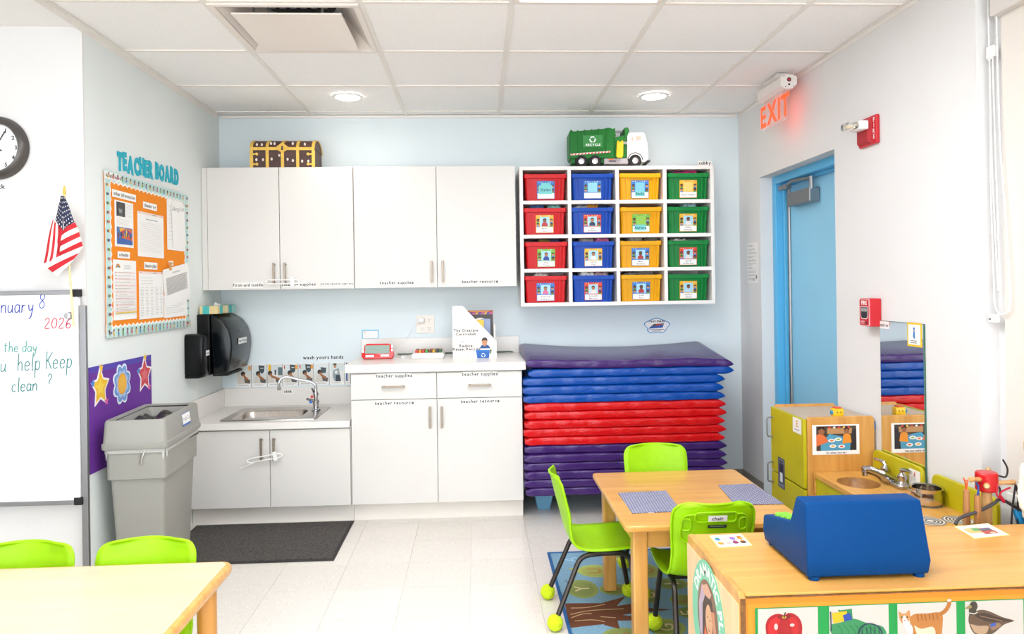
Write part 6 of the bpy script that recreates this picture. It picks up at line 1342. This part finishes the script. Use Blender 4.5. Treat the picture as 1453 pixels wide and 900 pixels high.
# fire alarm pull station
t = thing('fire_pull_station', 'red fire alarm pull station on the white wall', 'fire alarm', (XR, 3.19, 1.165))
M_fire = mat('fire_red', 'C81E2A', .35)
MB().box(XR-.055, 3.172, 1.165, XR-.001, 3.222, 1.29).build('housing', M_fire, t, .004, w=True) if False else MB().box(XR-.055, 3.150, 1.165, XR-.001, 3.235, 1.29).build('housing', M_fire, t, .004, w=True)
p = Print(); p.sheet(rrect(.082, .12, .006), 'F2EEEC', .001); p.poly(rrect(.078, .116, .006), 'C81E2A'); p.text('FIRE', 0, .034, .018, 'F4F1EF', bold=1, sp=.06); p.poly([(-.03, .026), (.03, .026), (.03, -.02), (.02, -.03), (-.02, -.03), (-.03, -.02)], 'EDE9E6'); p.poly([(-.027, .023), (.027, .023), (.027, -.018), (.018, -.027), (-.018, -.027), (-.027, -.018)], '26262A')
p.rect(-.022, .004, .022, .018, 'B9B5B2'); p.text('PULL', 0, .007, .008, '26262A', bold=1); p.lines(-.03, .005, -.042, -.05, 2, 'F0DEDC', .003, .1); p.disc(.018, -.047, .006, .006, '26262A', 10)
p.build('face_plate', t, (1.776, 3.1495, 1.2275), UX, UZ) if False else p.build('face_plate', t, (XR-.0556, 3.1925, 1.2275), NY, UZ)
# horn strobe
t = thing('fire_strobe', 'red fire alarm strobe with a clear lens high on the wall', 'fire alarm', (XR, 3.215, 1.98))
MB().prism([(3.142, 1.978), (3.292, 1.978), (3.292, 2.107), (3.142, 2.107)], 0, XR-.018, XR-.001).build('base', M_fire, t, .005, w=True)
MB().frustum((0, 0, 0, 0), 0, (0, 0, 0, 0), 0)
MB().add([(XR-.018, 3.178, 1.984), (XR-.018, 3.286, 1.984), (XR-.018, 3.286, 2.101), (XR-.018, 3.178, 2.101), (XR-.034, 3.188, 1.996), (XR-.034, 3.276, 1.996), (XR-.034, 3.276, 2.089), (XR-.034, 3.188, 2.089)], [(4, 5, 6, 7), (0, 1, 5, 4), (1, 2, 6, 5), (2, 3, 7, 6), (3, 0, 4, 7)]).build('grille', mat('fire_red_dark', 'B31C27', .5, bump=(150, .5)), t, w=True)
p = Print()
for k, ch in enumerate('FIRE'): p.text(ch, 0, .078-k*.025, .019, 'F2E8E6', bold=1)
p.build('lettering', t, (XR-.0184, 3.160, 1.998), NY, UZ)
MB().prism([(3.172, 2.046), (3.262, 2.046), (3.262, 2.086), (3.172, 2.086)], 0, XR-.075, XR-.034).build('lamp_base', M_whitepl, t, .006, smooth=True, w=True)
MB().prism([(3.18, 2.05), (3.254, 2.05), (3.254, 2.082), (3.18, 2.082)], 0, XR-.125, XR-.075).build('lens', mat('clear_lens', 'F4F2EE', .08, trans=.85), t, .010, 3, smooth=True, w=True)
MB().tube([(XR-.076, 3.2, 2.066), (XR-.112, 3.217, 2.066), (XR-.076, 3.235, 2.066)], .0022, 6).build('flash_tube', mat('amber_tube', 'F0D8A8', .3), t, w=True)
# exit sign
t = thing('exit_sign', 'ceiling mounted edge-lit exit sign with red letters', 'exit sign', (1.685, 4.0, 2.245))
MB().prism([(1.645, 2.42), (1.645, 2.468), (1.66, 2.482), (1.72, 2.482), (1.735, 2.468), (1.735, 2.43), (1.712, 2.405), (1.668, 2.405)], 1, 3.832, 4.165).build('housing', mat('sign_white_metal', 'EAE4DF', .4), t, .004, w=True)
MB().box(1.655, 3.9, 2.482, 1.725, 4.1, 2.506).build('canopy', MATS['sign_white_metal'], t, .003, w=True)
p = Print(); p.disc(0, .008, .012, .012, '3A3030', 12); p.disc(0, .008, .007, .007, 'B8202A', 10); p.disc(0, -.018, .006, .006, '2A2626', 8)
for a, b in ((-.028, .028), (.028, .028), (-.02, -.03), (.024, -.028)): p.disc(a, b, .003, .003, '4A4444', 6)
p.build('end_cap_print', t, (1.69, 3.8315, 2.445), UX, UZ)
MB().box(1.676, 3.848, 2.242, 1.682, 4.142, 2.406).build('acrylic_panel', mat('clear_acrylic', 'F6CFCB', .25, alpha=.4), t, .001, w=True)
M_exit = mat('lit_exit_red', 'E03A10', .5, emit=('FF4A10', .55))
p = Print(); p.text('EXIT', 0, 0, .115, 'F23A1E', bold=1, sp=.09); ex = p.build('letters', t, (1.6752, 3.994, 2.266), NY, UZ, m=M_exit)
L = D.lights.new('exit_glow', 'AREA'); L.shape = 'RECTANGLE'; L.size = .26; L.size_y = .12; L.energy = .05; L.color = (1, .12, .07); lo = D.objects.new('lamp', L); COL.objects.link(lo); lo.parent = t; lo.location = (.003, -.005, .075); lo.rotation_euler = (0, -PI/2, 0)
# notice sheet beside the door
p = Print(); p.card(0, 0, .19, .262, 'F1EDE9', .001)
for q in range(10): p.lines(.012+.004*(q % 3), .17, .245-.024*q, .238-.024*q, 2, '9A9694', .0022, .6)
p.disc(.16, .04, .012, .014, '77726E', 8); p.rect(.1, .015, .13, .03, 'B5B0AC')
meta(p.build('paper_sheet', None, (XR-.001, 4.742, 1.363), NY, UZ), 'printed notice sheet on the wall between the corner and the door', 'paper')

# ================================================================== dress-up peg tree behind the play cabinet
t = thing('peg_tree', 'wooden peg stand with a red top behind the play cabinet', 'peg stand', (1.672, 2.328, 0))
M_pole = wood('pale_beech', 'D9AE72', 'C4925A', 2)
MB().tube([(0, 0, .03), (0, 0, .70)], .0155, 14).build('pole', M_pole, t, smooth=True)
MB().lathe([(.085, .0008), (.09, .008), (.085, .026), (.018, .032)], (0, 0, 0), 24).build('foot', M_pole, t, smooth=True)
MB().lathe([(.030, .672), (.033, .676), (.0335, .728), (.030, .733), (.001, .734)], (0, 0, 0), 24).build('cap', mat('red_enamel', 'C5141C', .3), t, smooth=True)
for a, zz in ((200, .708), (235, .695), (50, .715), (340, .695)):
    d = Vector((cos(math.radians(a)), sin(math.radians(a)), .12)); b = Vector((0, 0, zz)); MB().tube([b+d*.03, b+d*.062, b+d*.075, b+d*.083], [.0075, .0075, .010, .006], 8).build('peg', M_pole, t, smooth=True)
def baton(x, y, ztop, zb, cordc, label, dx=0):
    t = thing('rope_handle', label, 'jump rope', (x, y, zb), group='jump ropes on the peg stand')
    MB().tube([(0, 0, 0), (0, 0, .12), (0, 0, .17)], [.0105, .0105, .009], 10).build('grip', wood('tan_wood_grip', 'C48A54', 'A8703C', 2), t, smooth=True)
    MB().tube(smoothpath([(0, 0, .17), (.004, 0, .2), (dx*.5, .006, (ztop-zb)*.97), (dx, .01, ztop-zb), (dx+.008, .012, (ztop-zb)*.9), (dx+.007, .01, .14)], 5), .0025, 6).build('cord', mat('cord_'+cordc, cordc, .6), t, smooth=True)
baton(1.596, 2.318, .715, .508, 'E0602A', 'jump rope handle with an orange cord on the peg stand', -.002)
baton(1.622, 2.302, .705, .495, '2A55A8', 'jump rope handle with a blue cord on the peg stand', .004)
t = thing('clothes_hanger', 'dark grey hanger hooked on the peg stand', 'hanger', (1.70, 2.315, .62))
hp = smoothpath([(1.535, 2.285, .578), (1.555, 2.29, .597), (1.62, 2.30, .612), (1.68, 2.31, .632), (1.705, 2.315, .645), (1.73, 2.32, .637), (1.79, 2.33, .60)], 5)
mb = MB().tube(hp, .0055, 8); mb.build('arms', mat('charcoal_velvet', '4E4A49', .9), t, smooth=True, w=True)
MB().tube(smoothpath([(1.705, 2.315, .645), (1.708, 2.315, .68), (1.690, 2.316, .70), (1.700, 2.316, .722), (1.728, 2.316, .718), (1.735, 2.316, .745), (1.72, 2.316, .775)], 5), .003, 6).build('hook', mat('dark_wire', '3A3636', .4, .6), t, smooth=True, w=True)
t = thing('bead_necklace', 'red bead necklace dangling from the peg stand', 'necklace', (1.70, 2.298, .66))
MB().tube(smoothpath([(1.688, 2.30, .70), (1.684, 2.298, .67), (1.694, 2.298, .655), (1.70, 2.298, .675), (1.73, 2.298, .688)], 5), .003, 6).build('strand', mat('red_cord', 'C01E3A', .4), t, smooth=True, w=True)
MB().tube([(1.692, 2.296, .668), (1.704, 2.296, .648), (1.708, 2.296, .64)], [.003, .0065, .003], 8).build('tassel', MATS['red_cord'], t, smooth=True, w=True)
t = thing('toy_bag', 'bright blue cloth bag on dark straps at the right edge', 'bag', (1.765, 2.29, .56))
M_bagb = mat('blue_nylon', '1C8FC8', .5, noise=(40, .1, 2))
MB().add([(1.735, 2.285, .62), (1.80, 2.28, .60), (1.81, 2.285, .56), (1.75, 2.28, .565), (1.735, 2.305, .62), (1.80, 2.30, .60), (1.81, 2.305, .56), (1.75, 2.30, .565)], [(0, 1, 2, 3), (4, 7, 6, 5), (0, 4, 5, 1), (1, 5, 6, 2), (2, 6, 7, 3), (3, 7, 4, 0)]).build('pouch', M_bagb, t, .006, smooth=True, w=True)
for k, q in enumerate(([(1.742, 2.29, .70), (1.73, 2.288, .63), (1.722, 2.286, .56)], [(1.742, 2.29, .70), (1.756, 2.288, .64), (1.77, 2.287, .56)], [(1.752, 2.292, .69), (1.748, 2.288, .62), (1.745, 2.287, .565)], [(1.775, 2.292, .68), (1.778, 2.288, .62), (1.79, 2.287, .55)])):
    MB().tube(smoothpath(q, 5), .0032, 6).build('strap', mat('dark_strap', '23242A', .7), t, smooth=True, w=True)
t = thing('toy_bottle', 'purple toy bottle standing behind the hanger', 'toy', (1.675, 2.265, .0))
t.location = (1.698, 2.375, .0)
MB().lathe([(.0125, .40), (.0135, .41), (.0135, .585), (.012, .595), (.001, .596)], (0, 0, 0), 14).build('tube', mat('purple_toy', '5A2FA0', .4), t, smooth=True); MB().box(-.02, -.02, 0.001, .02, .02, .40).build('stem', M_maplez, t, .003)
t = thing('plush_vest', 'cream fluffy costume hanging at the right edge', 'costume', (1.80, 2.26, .6))
def vfn(u, v):
    a = 2*PI*u; z_ = .585+.195*v; r_ = .055+.022*sin(PI*v)+.006*sin(7*a+9*v)+.005*sin(13*v+3*a); c = 1 if .02 < v < .98 else .3
    return (1.812+r_*1.1*cos(a)*c-.0, 2.255+r_*.45*sin(a)*c, z_+.006*sin(5*a))
MB().grid(vfn, 36, 18).build('fleece', mat('cream_fleece', 'EFE2D0', .95, noise=(50, .08, 4), bump=(60, 1.0)), t, smooth=True, ang=180, w=True)
t = thing('wooden_stand', 'orange wooden post top behind the cream costume', 'post', (1.842, 2.30, 0))
MB().box(1.815, 2.285, 0.001, 1.847, 2.315, .80).build('post', wood('orange_wood', 'E09A3A', 'CF8628', 2), t, .003, w=True); MB().box(1.80, 2.27, .80, 1.855, 2.33, .832).build('cap', MATS['orange_wood'], t, .004, w=True)
